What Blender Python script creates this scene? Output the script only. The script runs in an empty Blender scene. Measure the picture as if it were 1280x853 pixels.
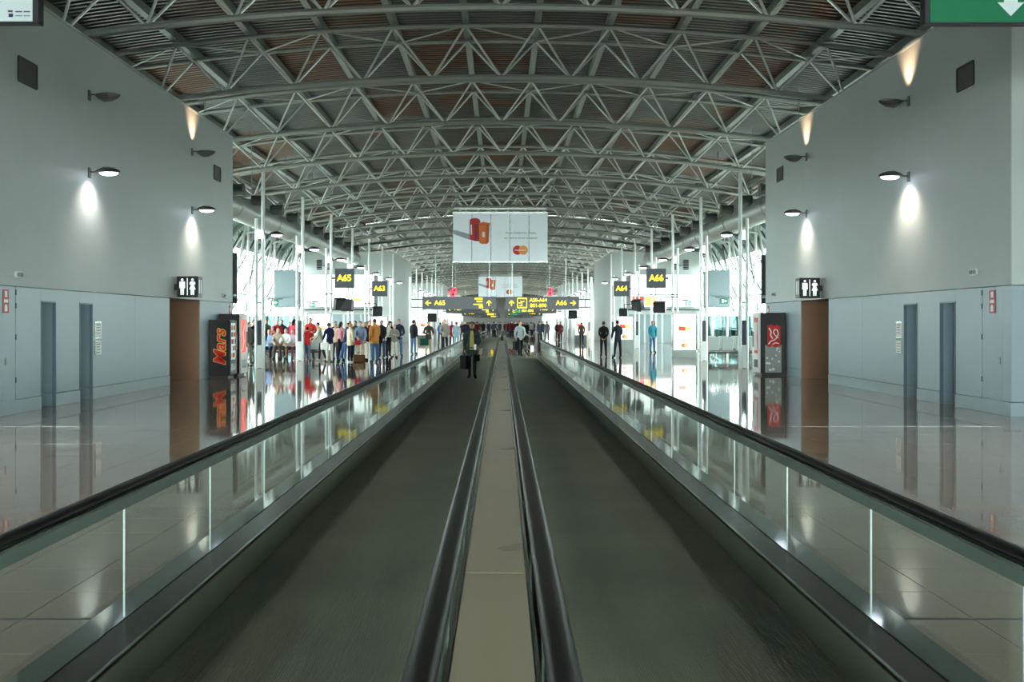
import bpy, bmesh, math, random
from mathutils import Vector, Matrix
random.seed(7)
S = bpy.context.scene
COL = S.collection
PI = math.pi

# ------------------------------------------------------------------ camera, sky, exposure
EYE = (0.024, 0.0, 1.68)
cd = bpy.data.cameras.new('camera'); cd.sensor_width = 36; cd.lens = 36.0
cd.shift_x = 0.0094; cd.shift_y = -0.0176; cd.clip_end = 1500; cd.clip_start = 0.05
cam = bpy.data.objects.new('camera', cd); COL.objects.link(cam)
cam.location = EYE; cam.rotation_euler = (PI / 2, 0, 0)
S.camera = cam
w = bpy.data.worlds.new('overcast_sky'); S.world = w; w.use_nodes = True
bg = w.node_tree.nodes['Background']
bg.inputs[0].default_value = (0.88, 0.99, 0.975, 1); bg.inputs[1].default_value = 12.5
S.view_settings.view_transform = 'Standard'; S.view_settings.look = 'None'
S.view_settings.gamma = 1.0; S.view_settings.use_curve_mapping = False
S.view_settings.exposure = 0.42
S.cycles.max_bounces = 10; S.cycles.diffuse_bounces = 5; S.cycles.glossy_bounces = 5
S.cycles.transparent_max_bounces = 24; S.cycles.sample_clamp_indirect = 6.0
S.cycles.caustics_reflective = False; S.cycles.caustics_refractive = False

# ------------------------------------------------------------------ materials
def lin(c):
    return tuple((x / 255 / 12.92) if x / 255 <= 0.04045 else ((x / 255 + 0.055) / 1.055) ** 2.4 for x in c)

def mat(name, rgb, rough=0.5, metal=0.0, emit=0.0, vary=0.08, scale=3.0, bump=0.0, coat=0.0, rvary=0.0, spec=0.5):
    """procedural painted / metal / plastic surface: noise drives slight colour wear and relief"""
    m = bpy.data.materials.new(name); m.use_nodes = True
    nt = m.node_tree; b = nt.nodes['Principled BSDF']
    c = lin(rgb)
    tc = nt.nodes.new('ShaderNodeTexCoord')
    nz = nt.nodes.new('ShaderNodeTexNoise'); nz.inputs['Scale'].default_value = scale; nz.inputs['Detail'].default_value = 4
    nt.links.new(tc.outputs['Object'], nz.inputs['Vector'])
    cr = nt.nodes.new('ShaderNodeValToRGB')
    cr.color_ramp.elements[0].position = 0.3; cr.color_ramp.elements[1].position = 0.7
    cr.color_ramp.elements[0].color = tuple(x * (1 - vary) for x in c) + (1,)
    cr.color_ramp.elements[1].color = tuple(min(1, x * (1 + vary)) for x in c) + (1,)
    nt.links.new(nz.outputs['Fac'], cr.inputs['Fac'])
    nt.links.new(cr.outputs['Color'], b.inputs['Base Color'])
    b.inputs['Roughness'].default_value = rough; b.inputs['Metallic'].default_value = metal
    b.inputs['Coat Weight'].default_value = coat; b.inputs['Specular IOR Level'].default_value = spec
    if emit:
        nt.links.new(cr.outputs['Color'], b.inputs['Emission Color']); b.inputs['Emission Strength'].default_value = emit
    if rvary:
        mr = nt.nodes.new('ShaderNodeMapRange'); mr.inputs['To Min'].default_value = rough * (1 - rvary); mr.inputs['To Max'].default_value = rough * (1 + rvary)
        nt.links.new(nz.outputs['Fac'], mr.inputs['Value']); nt.links.new(mr.outputs['Result'], b.inputs['Roughness'])
    if bump:
        bp = nt.nodes.new('ShaderNodeBump'); bp.inputs['Strength'].default_value = bump; bp.inputs['Distance'].default_value = 0.01
        nt.links.new(nz.outputs['Fac'], bp.inputs['Height']); nt.links.new(bp.outputs['Normal'], b.inputs['Normal'])
    return m

def glass(name, tint, refl_ior=1.45, refl=1.0):
    """thin architectural glass: straight-through transmission with Fresnel reflection"""
    m = bpy.data.materials.new(name); m.use_nodes = True
    nt = m.node_tree; nt.nodes.clear()
    out = nt.nodes.new('ShaderNodeOutputMaterial'); mix = nt.nodes.new('ShaderNodeMixShader')
    tr = nt.nodes.new('ShaderNodeBsdfTransparent'); gl = nt.nodes.new('ShaderNodeBsdfGlossy')
    fr = nt.nodes.new('ShaderNodeFresnel'); fr.inputs['IOR'].default_value = refl_ior
    tc = nt.nodes.new('ShaderNodeTexCoord'); nz = nt.nodes.new('ShaderNodeTexNoise'); nz.inputs['Scale'].default_value = 1.5
    mr = nt.nodes.new('ShaderNodeMapRange'); mr.inputs['To Min'].default_value = 0.01; mr.inputs['To Max'].default_value = 0.03
    mu = nt.nodes.new('ShaderNodeMath'); mu.operation = 'MULTIPLY'; mu.inputs[1].default_value = refl
    tr.inputs[0].default_value = tint + (1,); gl.inputs[0].default_value = (0.95, 1, 0.97, 1)
    nt.links.new(tc.outputs['Object'], nz.inputs['Vector']); nt.links.new(nz.outputs['Fac'], mr.inputs['Value'])
    nt.links.new(mr.outputs['Result'], gl.inputs['Roughness'])
    ge = nt.nodes.new('ShaderNodeNewGeometry'); inv = nt.nodes.new('ShaderNodeMath'); inv.operation = 'SUBTRACT'; inv.inputs[0].default_value = 1.0
    m2 = nt.nodes.new('ShaderNodeMath'); m2.operation = 'MULTIPLY'
    nt.links.new(ge.outputs['Backfacing'], inv.inputs[1]); nt.links.new(fr.outputs[0], m2.inputs[0]); nt.links.new(inv.outputs[0], m2.inputs[1])
    nt.links.new(m2.outputs[0], mu.inputs[0]); nt.links.new(mu.outputs[0], mix.inputs[0])
    nt.links.new(tr.outputs[0], mix.inputs[1]); nt.links.new(gl.outputs[0], mix.inputs[2]); nt.links.new(mix.outputs[0], out.inputs[0])
    return m

def roof_mat():
    """profiled steel deck: grey sheets, some browned to imitate warm uplight reflections, varying from sheet to sheet"""
    m = bpy.data.materials.new('roof_deck'); m.use_nodes = True
    nt = m.node_tree; b = nt.nodes['Principled BSDF']
    oi = nt.nodes.new('ShaderNodeObjectInfo'); tc = nt.nodes.new('ShaderNodeTexCoord')
    nz = nt.nodes.new('ShaderNodeTexNoise'); nz.inputs['Scale'].default_value = 0.35; nz.inputs['Detail'].default_value = 3
    nt.links.new(tc.outputs['Object'], nz.inputs['Vector'])
    ad = nt.nodes.new('ShaderNodeMath'); ad.operation = 'MULTIPLY_ADD'; ad.inputs[1].default_value = 0.6
    nt.links.new(oi.outputs['Random'], ad.inputs[0]); nt.links.new(nz.outputs['Fac'], ad.inputs[2])
    cr = nt.nodes.new('ShaderNodeValToRGB')
    e = cr.color_ramp.elements
    e[0].position = 0.45; e[0].color = lin((112, 117, 116)) + (1,)
    e[1].position = 0.95; e[1].color = lin((102, 100, 93)) + (1,)
    x = e.new(1.06); x.color = lin((112, 82, 60)) + (1,)  # brown puts the warm glow reflected from the uplights into the colour
    nt.links.new(ad.outputs[0], cr.inputs['Fac']); nt.links.new(cr.outputs['Color'], b.inputs['Base Color'])
    b.inputs['Roughness'].default_value = 0.34; b.inputs['Metallic'].default_value = 0.55
    return m

def stone_mat(name, grid):
    """polished brown-grey granite; grid=True draws the fine joints of tiles too far away to build"""
    m = bpy.data.materials.new(name); m.use_nodes = True
    nt = m.node_tree; b = nt.nodes['Principled BSDF']
    tc = nt.nodes.new('ShaderNodeTexCoord')
    n1 = nt.nodes.new('ShaderNodeTexNoise'); n1.inputs['Scale'].default_value = 60; n1.inputs['Detail'].default_value = 6
    n2 = nt.nodes.new('ShaderNodeTexNoise'); n2.inputs['Scale'].default_value = 0.8; n2.inputs['Detail'].default_value = 3
    geo = nt.nodes.new('ShaderNodeNewGeometry')
    for n in (n1, n2): nt.links.new(geo.outputs['Position'], n.inputs['Vector'])
    cr = nt.nodes.new('ShaderNodeValToRGB')
    cr.color_ramp.elements[0].position = 0.3; cr.color_ramp.elements[0].color = lin((126, 112, 98)) + (1,)
    cr.color_ramp.elements[1].position = 0.7; cr.color_ramp.elements[1].color = lin((158, 145, 130)) + (1,)
    mixn = nt.nodes.new('ShaderNodeMix'); mixn.inputs['Factor'].default_value = 0.5
    nt.links.new(n1.outputs['Fac'], mixn.inputs['A']); nt.links.new(n2.outputs['Fac'], mixn.inputs['B'])
    nt.links.new(mixn.outputs['Result'], cr.inputs['Fac'])
    last = cr.outputs['Color']
    if grid:
        br = nt.nodes.new('ShaderNodeTexBrick'); br.offset = 0.0; br.squash = 1.0
        br.inputs['Scale'].default_value = 1.0; br.inputs['Brick Width'].default_value = 0.6; br.inputs['Row Height'].default_value = 0.6
        br.inputs['Mortar Size'].default_value = 0.004; br.inputs['Color1'].default_value = (1, 1, 1, 1); br.inputs['Color2'].default_value = (0.93, 0.93, 0.93, 1)
        br.inputs['Mortar'].default_value = (0.45, 0.45, 0.45, 1)
        mp = nt.nodes.new('ShaderNodeVectorMath'); mp.operation = 'ADD'; mp.inputs[1].default_value = (-2.1, -3.4, 0)
        nt.links.new(geo.outputs['Position'], mp.inputs[0]); nt.links.new(mp.outputs[0], br.inputs['Vector'])
        mx = nt.nodes.new('ShaderNodeMix'); mx.data_type = 'RGBA'; mx.blend_type = 'MULTIPLY'; mx.inputs['Factor'].default_value = 1.0
        nt.links.new(last, mx.inputs['A']); nt.links.new(br.outputs['Color'], mx.inputs['B']); last = mx.outputs['Result']
    nt.links.new(last, b.inputs['Base Color'])
    # the polish undulates very slightly from slab to slab
    n3 = nt.nodes.new('ShaderNodeTexNoise'); n3.inputs['Scale'].default_value = 1.6; n3.inputs['Detail'].default_value = 1
    nt.links.new(geo.outputs['Position'], n3.inputs['Vector'])
    bp = nt.nodes.new('ShaderNodeBump'); bp.inputs['Strength'].default_value = 0.06; bp.inputs['Distance'].default_value = 0.01
    nt.links.new(n3.outputs['Fac'], bp.inputs['Height']); nt.links.new(bp.outputs['Normal'], b.inputs['Normal'])
    b.inputs['Roughness'].default_value = 0.045; b.inputs['IOR'].default_value = 1.55
    return m

M = {}
def mk(key, *a, **k):
    M[key] = mat(key, *a, **k)
mk('wall_paint', (194, 201, 199), 0.55, scale=0.6, vary=0.03)
mk('cladding', (152, 170, 178), 0.38, scale=0.7, vary=0.04)
mk('door_blue', (104, 122, 130), 0.4, scale=1.2, vary=0.05)
mk('seam', (58, 66, 68), 0.6)
mk('brown_wall', (158, 124, 100), 0.45, scale=1.0, vary=0.05)
mk('web_sheen', (232, 236, 232), 0.24, 0.15, scale=2.0, vary=0.04)  # struts' specular brightness put into a lighter tone than the chords
mk('figure_lit', (240, 246, 242), 0.4, emit=0.55, vary=0.02)
mk('spandrel', (150, 168, 166), 0.4, scale=0.8, vary=0.05)
mk('truss_paint', (172, 178, 172), 0.28, 0.45, scale=2.0, vary=0.05)
mk('purlin_paint', (146, 154, 148), 0.38, 0.35, scale=1.0, vary=0.06)
mk('white_steel', (236, 240, 238), 0.3, scale=2.0, vary=0.03)
mk('steel', (170, 176, 172), 0.22, 1.0, scale=5, vary=0.06, rvary=0.3)
mk('deck_steel', (122, 128, 120), 0.06, 1.0, scale=6, vary=0.05)
mk('skirt', (154, 160, 150), 0.35, 0.1, scale=4, vary=0.06)
mk('inner_deck', (44, 38, 30), 0.25, 0.0, spec=0.25, scale=5, vary=0.1)
mk('cover', (240, 228, 200), 0.30, 0.0, scale=1.5, vary=0.05, rvary=0.3)
mk('rubber', (13, 14, 13), 0.38, spec=0.3, scale=8, vary=0.15)
mk('rail_band', (104, 116, 110), 0.3, 0.5, scale=4)
mk('tread', (182, 184, 170), 0.45, 0.0, scale=0.9, vary=0.12, rvary=0.15)
mk('comb', (150, 150, 140), 0.3, 0.9, scale=6)
mk('glass_edge', (240, 248, 244), 0.2, scale=6, vary=0.03)
mk('black', (16, 16, 18), 0.35, scale=5, vary=0.15)
mk('dark_grey', (44, 46, 50), 0.4, scale=5, vary=0.1)
mk('sign_grey', (62, 68, 76), 0.32, scale=3, vary=0.06)
mk('yellow_lit', (255, 226, 40), 0.4, emit=0.9, vary=0.03)
mk('white_lit', (240, 252, 248), 0.4, emit=1.7, vary=0.02)
mk('panel_white_lit', (206, 222, 224), 0.35, emit=0.22, vary=0.02)
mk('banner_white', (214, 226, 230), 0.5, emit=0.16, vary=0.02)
mk('lamp_lens', (226, 232, 255), 0.3, emit=14.0, vary=0.02)
mk('lamp_warm', (255, 224, 170), 0.3, emit=10.0, vary=0.02)
mk('lamp_shell', (120, 122, 118), 0.3, 0.7, scale=8, vary=0.06)
mk('green_sign', (0, 108, 70), 0.5, emit=0.22, vary=0.03)
mk('exit_green', (20, 120, 80), 0.35, emit=0.6, vary=0.03)
mk('red_neon', (255, 60, 84), 0.4, emit=1.5, vary=0.03)
mk('red_print', (196, 26, 22), 0.45, vary=0.05)
mk('red_dark', (150, 14, 14), 0.45, vary=0.05)
mk('orange_print', (226, 112, 26), 0.45, vary=0.05)
mk('orange_dark', (186, 84, 20), 0.45, vary=0.05)
mk('shadow_print', (160, 168, 178), 0.5, vary=0.04)
mk('grey_print', (92, 98, 104), 0.5, vary=0.04)
mk('logo_orange', (232, 150, 60), 0.45, vary=0.04)
mk('white_print', (235, 235, 232), 0.45, vary=0.02)
mk('blue_print', (34, 48, 96), 0.45, vary=0.1)
mk('red_lit', (230, 62, 40), 0.4, emit=1.0, vary=0.05)
mk('orange_lit', (250, 160, 70), 0.4, emit=1.1, vary=0.05)
mk('letter_red', (214, 44, 26), 0.4, vary=0.08, emit=0.05)
mk('letter_gold', (236, 190, 96), 0.4, vary=0.05, emit=0.05)
mk('fire_red', (186, 48, 52), 0.45, vary=0.06)
mk('vent_dark', (70, 70, 62), 0.6, scale=8)
mk('duct', (150, 160, 154), 0.35, 0.35, scale=1.5, vary=0.06)
mk('mullion_grey', (128, 140, 136), 0.4, scale=2)
mk('rod_grey', (84, 92, 90), 0.4, scale=2)
mk('nozzle', (92, 98, 96), 0.35, 0.3, scale=3)
mk('far_wall', (58, 60, 56), 0.6, scale=.5)
mk('seat_grey', (150, 160, 156), 0.5, scale=3, vary=0.05)
mk('metal_mesh', (190, 192, 190), 0.35, 0.4, scale=14, vary=0.2)
mk('grey_volume', (124, 140, 144), 0.5, scale=0.6, vary=0.04)
mk('wood_brown', (150, 92, 52), 0.5, scale=4, vary=0.12)
mk('apron', (150, 152, 148), 0.9, scale=0.05, vary=0.1)
mk('grout', (52, 48, 44), 0.7, scale=6)
M['stone_far'] = stone_mat('stone_far', True)
M['stone_tile'] = stone_mat('stone_tile', False)
M['roof_deck'] = roof_mat()
M['balustrade_glass'] = glass('balustrade_glass', (0.915, 0.95, 0.938), 1.5)
M['facade_glass'] = glass('facade_glass', (0.90, 0.97, 0.96), 1.35, 0.7)
M['partition_glass'] = glass('partition_glass', (0.20, 0.30, 0.30), 1.45)

# ------------------------------------------------------------------ mesh helpers
class MB:
    def __init__(s): s.v = []; s.f = []; s.mi = []
    def add(s, vs, fs, mi=0):
        o = len(s.v); s.v += [tuple(p) for p in vs]; s.f += [tuple(i + o for i in f) for f in fs]; s.mi += [mi] * len(fs); return s
    def box(s, x0, x1, y0, y1, z0, z1, mi=0):
        if x0 > x1: x0, x1 = x1, x0
        if y0 > y1: y0, y1 = y1, y0
        vs = [(x, y, z) for x in (x0, x1) for y in (y0, y1) for z in (z0, z1)]
        return s.add(vs, [(0, 1, 3, 2), (4, 6, 7, 5), (0, 4, 5, 1), (2, 3, 7, 6), (0, 2, 6, 4), (1, 5, 7, 3)], mi)
    def path(s, pts, r, n=8, cap=True, mi=0, flat=1.0):
        pts = [Vector(p) for p in pts]; rs = r if isinstance(r, (list, tuple)) else [r] * len(pts)
        rings = []; up = None
        for i, p in enumerate(pts):
            d = ((pts[i + 1] - p) if i + 1 < len(pts) else (p - pts[i - 1]))
            if 0 < i < len(pts) - 1: d = (pts[i + 1] - p).normalized() + (p - pts[i - 1]).normalized()
            d.normalize()
            if up is None:
                up = Vector((0, 0, 1)) if abs(d.z) < 0.9 else Vector((1, 0, 0))
            a = d.cross(up); a.normalize(); b = a.cross(d); b.normalize(); up = b
            rings.append([p + (a * math.cos(t) + b * math.sin(t) * flat) * rs[i] for t in [2 * PI * k / n for k in range(n)]])
        o = len(s.v)
        for R in rings: s.v += [tuple(q) for q in R]
        for i in range(len(rings) - 1):
            for k in range(n):
                s.f.append((o + i * n + k, o + i * n + (k + 1) % n, o + (i + 1) * n + (k + 1) % n, o + (i + 1) * n + k)); s.mi.append(mi)
        if cap:
            s.f.append(tuple(o + k for k in range(n))[::-1]); s.mi.append(mi)
            s.f.append(tuple(o + (len(rings) - 1) * n + k for k in range(n))); s.mi.append(mi)
        return s
    def tube(s, a, b, r, n=8, mi=0): return s.path([a, b], r, n, True, mi)
    def ell(s, c, r, nu=10, nv=7, mi=0, rot=None):
        o = len(s.v); c = Vector(c)
        def P(x, y, z):
            q = Vector((x * r[0], y * r[1], z * r[2]))
            if rot is not None: q = rot @ q
            return tuple(c + q)
        s.v.append(P(0, 0, -1))
        for j in range(1, nv):
            t = PI * j / nv - PI / 2
            for i in range(nu):
                a = 2 * PI * i / nu; s.v.append(P(math.cos(t) * math.cos(a), math.cos(t) * math.sin(a), math.sin(t)))
        s.v.append(P(0, 0, 1)); top = len(s.v) - 1
        for i in range(nu):
            s.f.append((o, o + 1 + (i + 1) % nu, o + 1 + i)); s.mi.append(mi)
            for j in range(nv - 2):
                a = o + 1 + j * nu
                s.f.append((a + i, a + (i + 1) % nu, a + nu + (i + 1) % nu, a + nu + i)); s.mi.append(mi)
            a = o + 1 + (nv - 2) * nu
            s.f.append((a + i, a + (i + 1) % nu, top)); s.mi.append(mi)
        return s
    def prism(s, poly, y0, y1, mi=0, plane='xz'):
        """outline in a plane, given thickness along the third axis"""
        n = len(poly)
        def q(p, t): return {'xz': (p[0], t, p[1]), 'yz': (t, p[0], p[1]), 'xy': (p[0], p[1], t)}[plane]
        vs = [q(p, y0) for p in poly] + [q(p, y1) for p in poly]
        fs = [tuple(range(n)), tuple(range(2 * n - 1, n - 1, -1))] + [(i, i + n, (i + 1) % n + n, (i + 1) % n) for i in range(n)]
        return s.add(vs, fs, mi)
    def mesh(s, name, mats, smooth=False, bevel=0.0):
        me = bpy.data.meshes.new(name); me.from_pydata(s.v, [], s.f)
        for m in (mats if isinstance(mats, (list, tuple)) else [mats]): me.materials.append(m)
        if len(set(s.mi)) > 1: me.polygons.foreach_set('material_index', s.mi)
        bm = bmesh.new(); bm.from_mesh(me); bmesh.ops.recalc_face_normals(bm, faces=bm.faces)
        if bevel: bmesh.ops.bevel(bm, geom=list(bm.edges), offset=bevel, segments=1, affect='EDGES')
        bm.to_mesh(me); bm.free()
        if smooth:
            me.polygons.foreach_set('use_smooth', [True] * len(me.polygons)); 
            try: me.set_sharp_from_angle(angle=math.radians(40))
            except Exception: pass
        return me
    def build(s, name, mats, parent=None, smooth=False, bevel=0.0, loc=None):
        return put(name, s.mesh(name, mats, smooth, bevel), parent, loc)

def put(name, me, parent=None, loc=None, mtx=None):
    o = bpy.data.objects.new(name, me); COL.objects.link(o)
    if parent is not None: o.parent = parent
    if loc is not None: o.location = loc
    if mtx is not None: o.matrix_local = mtx
    return o
def tag(o, label=None, cat=None, group=None, kind=None):
    if label: o['label'] = label
    if cat: o['category'] = cat
    if group: o['group'] = group
    if kind: o['kind'] = kind
    return o
def thing(name, label, cat, loc=(0, 0, 0), rz=0.0, group=None):
    o = bpy.data.objects.new(name, None); COL.objects.link(o)
    o.location = loc; o.rotation_euler = (0, 0, rz); return tag(o, label, cat, group)
def setting(name, label=None, loc=(0, 0, 0)):
    o = bpy.data.objects.new(name, None); COL.objects.link(o); o.location = loc
    return tag(o, label, kind='structure')
def B(x0, x1, y0, y1, z0, z1): return MB().box(x0, x1, y0, y1, z0, z1)
def dup(root, loc=None, rz=None, label=None, group=None):
    r = root.copy(); COL.objects.link(r)
    if loc is not None: r.location = loc
    if rz is not None: r.rotation_euler = (0, 0, rz)
    if label: r['label'] = label
    if group: r['group'] = group
    for ch in root.children:
        c = ch.copy(); COL.objects.link(c); c.parent = r
        for g in ch.children:
            d = g.copy(); COL.objects.link(d); d.parent = c
    return r

FONT = None
def text_mb(body, size, align='CENTER', offset=0.0, shear=0.0, space=1.0, depth=0.0):
    """letters as flat shapes in the xz plane, centred on the cap height, facing -y"""
    cu = bpy.data.curves.new('letters', 'FONT'); cu.body = body; cu.size = size; cu.align_x = align; cu.align_y = 'CENTER'
    cu.offset = offset; cu.shear = shear; cu.space_character = space; cu.resolution_u = 3; cu.extrude = depth
    ob = bpy.data.objects.new('letters', cu); COL.objects.link(ob)
    dg = bpy.context.evaluated_depsgraph_get(); me = bpy.data.meshes.new_from_object(ob.evaluated_get(dg))
    mb = MB(); mb.add([(v.co.x, -v.co.z, v.co.y) for v in me.vertices], [tuple(p.vertices) for p in me.polygons])
    bpy.data.objects.remove(ob); bpy.data.curves.remove(cu); bpy.data.meshes.remove(me)
    return mb
def text(body, size, name, m, parent, loc, align='CENTER', offset=0.0, shear=0.0, space=1.0, rot=None):
    mb = text_mb(body, size, align, offset, shear, space, 0.002)
    o = mb.build(name, m, parent, loc=loc)
    if rot: o.rotation_euler = rot
    return o
def arrow(mb, cx, cz, s, ang, y0=-0.01, y1=0.0):
    """chevron-headed arrow in the xz plane"""
    c, n = math.cos(ang), math.sin(ang)
    def R(p): return (cx + (p[0] * c - p[1] * n) * s, cz + (p[0] * n + p[1] * c) * s)
    mb.prism([R(p) for p in [(0.0, 0.5), (0.42, 0.08), (0.42, -0.14), (0.09, 0.18), (0.09, -0.5), (-0.09, -0.5), (-0.09, 0.18), (-0.42, -0.14), (-0.42, 0.08)]], y0, y1)
    return mb
def disc(cx, cz, r, n=20): return [(cx + r * math.cos(2 * PI * i / n), cz + r * math.sin(2 * PI * i / n)) for i in range(n)]
def at(x, d): return EYE[0] + (x - 628) / 1280 * d          # a picture column at a known distance
def hz(y, d): return EYE[2] + (404 - y) / 1280 * d          # a picture row at a known distance
def roof_z(x): return ARC0 + math.sqrt((RB + 1.87) ** 2 - x * x)     # underside of the deck
SIDE = {-1: 'A65', 1: 'A66'}

# ================================================================== SETTING
P0 = 26.25; PITCH = 7.5                      # first truss, bay length
WX = {-1: -8.98, 1: 9.12}                    # inner faces of the solid blocks
BEND = {-1: 34.2, 1: 35.4}; BFRONT = 18.3; WTOP = 7.85
CZ = 1.68 + 8.1; RB = 83.0; ARC0 = CZ - RB   # bottom chord arc
def arc(u, r, y):                            # u = distance along the bottom chord from the crown
    t = u / RB; return Vector((r * math.sin(t), y, ARC0 + r * math.cos(t)))

# ---- ground outside
g = MB(); g.add([(-400, -300, -4.5), (400, -300, -4.5), (400, 600, -4.5), (-400, 600, -4.5)], [(0, 1, 2, 3)])
tag(g.build('ground', M['apron']), kind='structure')

# ---- floor: polished slab, near tiles laid one by one
TS = 0.6; TX0 = 2.1; TY0 = 3.4; NTX = 11; NTY = 22
def tile_seen(x0, y0):
    y1 = y0 + TS; s = 1 if x0 > 0 else -1
    return min(abs(x0), abs(x0 + TS)) < 0.53 * y1 + 0.5 and y1 > 3.9
cells = []
fl = MB()
def quad(mb, x0, x1, y0, y1, z): mb.add([(x0, y0, z), (x1, y0, z), (x1, y1, z), (x0, y1, z)], [(0, 1, 2, 3)])
XE = TX0 + NTX * TS; YE = TY0 + NTY * TS
for s in (-1, 1):
    a, b_, c = (TX0, XE, 18.4) if s > 0 else (-TX0, -XE, -18.4)
    quad(fl, min(a, c), max(a, c), -50, TY0, 0); quad(fl, min(a, c), max(a, c), YE, 300, 0)
    quad(fl, min(b_, c), max(b_, c), TY0, YE, 0)
    for j in range(NTY):
        for i in range(NTX):
            x0 = TX0 + i * TS if s > 0 else -TX0 - (i + 1) * TS; y0 = TY0 + j * TS
            if tile_seen(x0, y0): cells.append((x0, y0))
            else: quad(fl, x0, x0 + TS, y0, y0 + TS, 0)
quad(fl, -TX0, TX0, 49.0, 300, 0); quad(fl, -TX0, TX0, -50, -3, 0)
floor = fl.build('floor', M['stone_far']); tag(floor, 'polished granite concourse floor', kind='structure')
bed = MB(); quad(bed, -XE, XE, -3, YE, -0.014); quad(bed, -TX0, TX0, -3, 49, -0.016)
bed.build('tile_bed', M['grout'], floor)
tile_me = B(0.0022, TS - 0.0022, 0.0022, TS - 0.0022, -0.012, 0.0).mesh('tile', M['stone_tile'], bevel=0.0012)
for k, (x0, y0) in enumerate(cells):
    put('tile', tile_me, floor, (x0, y0, random.uniform(-0.0006, 0.0004)))
for s in (-1, 1):                            # dark expansion joint across the concourse
    B(s * 2.1, s * 8.9, 5.795, 5.828, -0.01, 0.0012).build('expansion_joint', M['seam'], floor)

# ---- ceiling: profiled sheets between purlins on the arc
ceil = setting('ceiling', 'vaulted hall roof of profiled steel sheets on long purlins')
NB = 7; DU = 2.28; RT = RB + 1.45
def deck_sheet(k, y0, ly, n, name, stuff=False):
    mb = MB(); uA, uB = (k - .5) * DU, (k + .5) * DU; seg = [uA, (uA + uB) / 2, uB]
    prof = []
    for j in range(n):
        t = y0 + ly * j / n; d = ly / n
        prof += [(t, 0.0), (t + d * .40, 0.0), (t + d * .5, .055), (t + d * .9, .055)]
    prof.append((y0 + ly, 0.0))
    vs = [arc(u, RT + 0.42 + h, y) for (y, h) in prof for u in seg]
    fs = []
    for j in range(len(prof) - 1):
        for i in range(2): fs.append((j * 3 + i, j * 3 + i + 1, j * 3 + i + 4, j * 3 + i + 3))
    mb.add(vs, fs); return mb
sheet_me = {k: deck_sheet(k, 0.0, PITCH, 26, 'roof_sheet').mesh('roof_sheet', M['roof_deck']) for k in range(-NB, NB + 1)}
for k in range(-NB, NB + 1):
    for b_ in range(-1, 9):
        if abs(k) * DU > 0.62 * (P0 + (b_ + 1) * PITCH): continue
        put('roof_sheet', sheet_me[k], ceil, (0, P0 + b_ * PITCH, 0))
rest = MB()
for k in range(-NB, NB + 1):
    for b_ in list(range(-11, -1)) + list(range(9, 37)) + [q for q in range(-1, 9) if abs(k) * DU > 0.62 * (P0 + (q + 1) * PITCH)]:
        y0 = P0 + b_ * PITCH; u0, u1 = (k - .5) * DU, (k + .5) * DU
        rest.add([arc(u0, RT + .42, y0), arc(u1, RT + .42, y0), arc(u1, RT + .42, y0 + PITCH), arc(u0, RT + .42, y0 + PITCH)], [(0, 1, 2, 3)])
tag(rest.build('roof_sheet', M['roof_deck'], ceil), kind='stuff')
for k in range(-NB - 1, NB + 1):
    c = arc((k + .5) * DU, RT + 0.24, 0); t = (k + .5) * DU / RB
    ca, sa = math.cos(t), math.sin(t)
    vs = []
    for y in (-50, 300):
        for (a, b_) in ((-.1, -.15), (.1, -.15), (.1, .15), (-.1, .15)):
            vs.append((c.x + a * ca + b_ * sa, y, c.z - a * sa + b_ * ca))
    MB().add(vs, [(0, 1, 2, 3), (7, 6, 5, 4), (0, 4, 5, 1), (1, 5, 6, 2), (2, 6, 7, 3), (3, 7, 4, 0)]).build('purlin', M['purlin_paint'], ceil)

# ---- roof trusses: one bottom chord, two top chords, V struts
HW = 0.93
def chord_mb(r, y, rad, n=8, umax=16.1, step=30):
    return MB().path([arc(-umax + 2 * umax * i / step, r, y) for i in range(step + 1)], rad, n)
bot_me = chord_mb(RB, 0, 0.105).mesh('bottom_chord', M['truss_paint'], True)
top_me = {y: chord_mb(RT, y, 0.08).mesh('top_chord', M['truss_paint'], True) for y in (-HW, HW)}
web = []
for k in range(-NB, NB + 1):
    for e in (-.5, .5):
        for y in (-HW, HW): web.append((arc(k * DU, RB, 0), arc((k + e) * DU, RT, y), 0.042))
for k in range(-NB - 1, NB):
    web.append((arc((k + .5) * DU, RT, -HW if k % 2 else HW), arc((k + 1.5) * DU, RT, HW if k % 2 else -HW), 0.03))
strut_me = {}
def strut_mtx(a, b_):
    d = b_ - a; q = Vector((0, 0, 1)).rotation_difference(d); return Matrix.Translation(a) @ q.to_matrix().to_4x4(), d.length
def web_all(n):
    mb = MB()
    for a, b_, r in web: mb.path([a, b_], r, n, False)
    return mb
web_me = web_all(5).mesh('web_member', M['web_sheen'], True)
web_far_me = web_all(4).mesh('web_member', M['web_sheen'], True)
for i in range(-2, 34):
    y = P0 + i * PITCH
    t = setting('roof_truss', 'triangular tubular steel roof truss with V struts', (0, y, 0))
    put('bottom_chord', bot_me, t)
    for yy in (-HW, HW): put('top_chord', top_me[yy], t)
    if 0 <= i <= 4:
        for a, b_, r in web:
            mtx, L = strut_mtx(a, b_); key = (round(L, 2), r)
            if key not in strut_me: strut_me[key] = MB().path([(0, 0, 0), (0, 0, L)], r, 6, False).mesh('web_strut', M['web_sheen'], True)
            put('web_strut', strut_me[key], t, mtx=mtx)
    else: tag(put('web_strut', web_me if -3 < i < 9 else web_far_me, t), kind='stuff')

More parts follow.
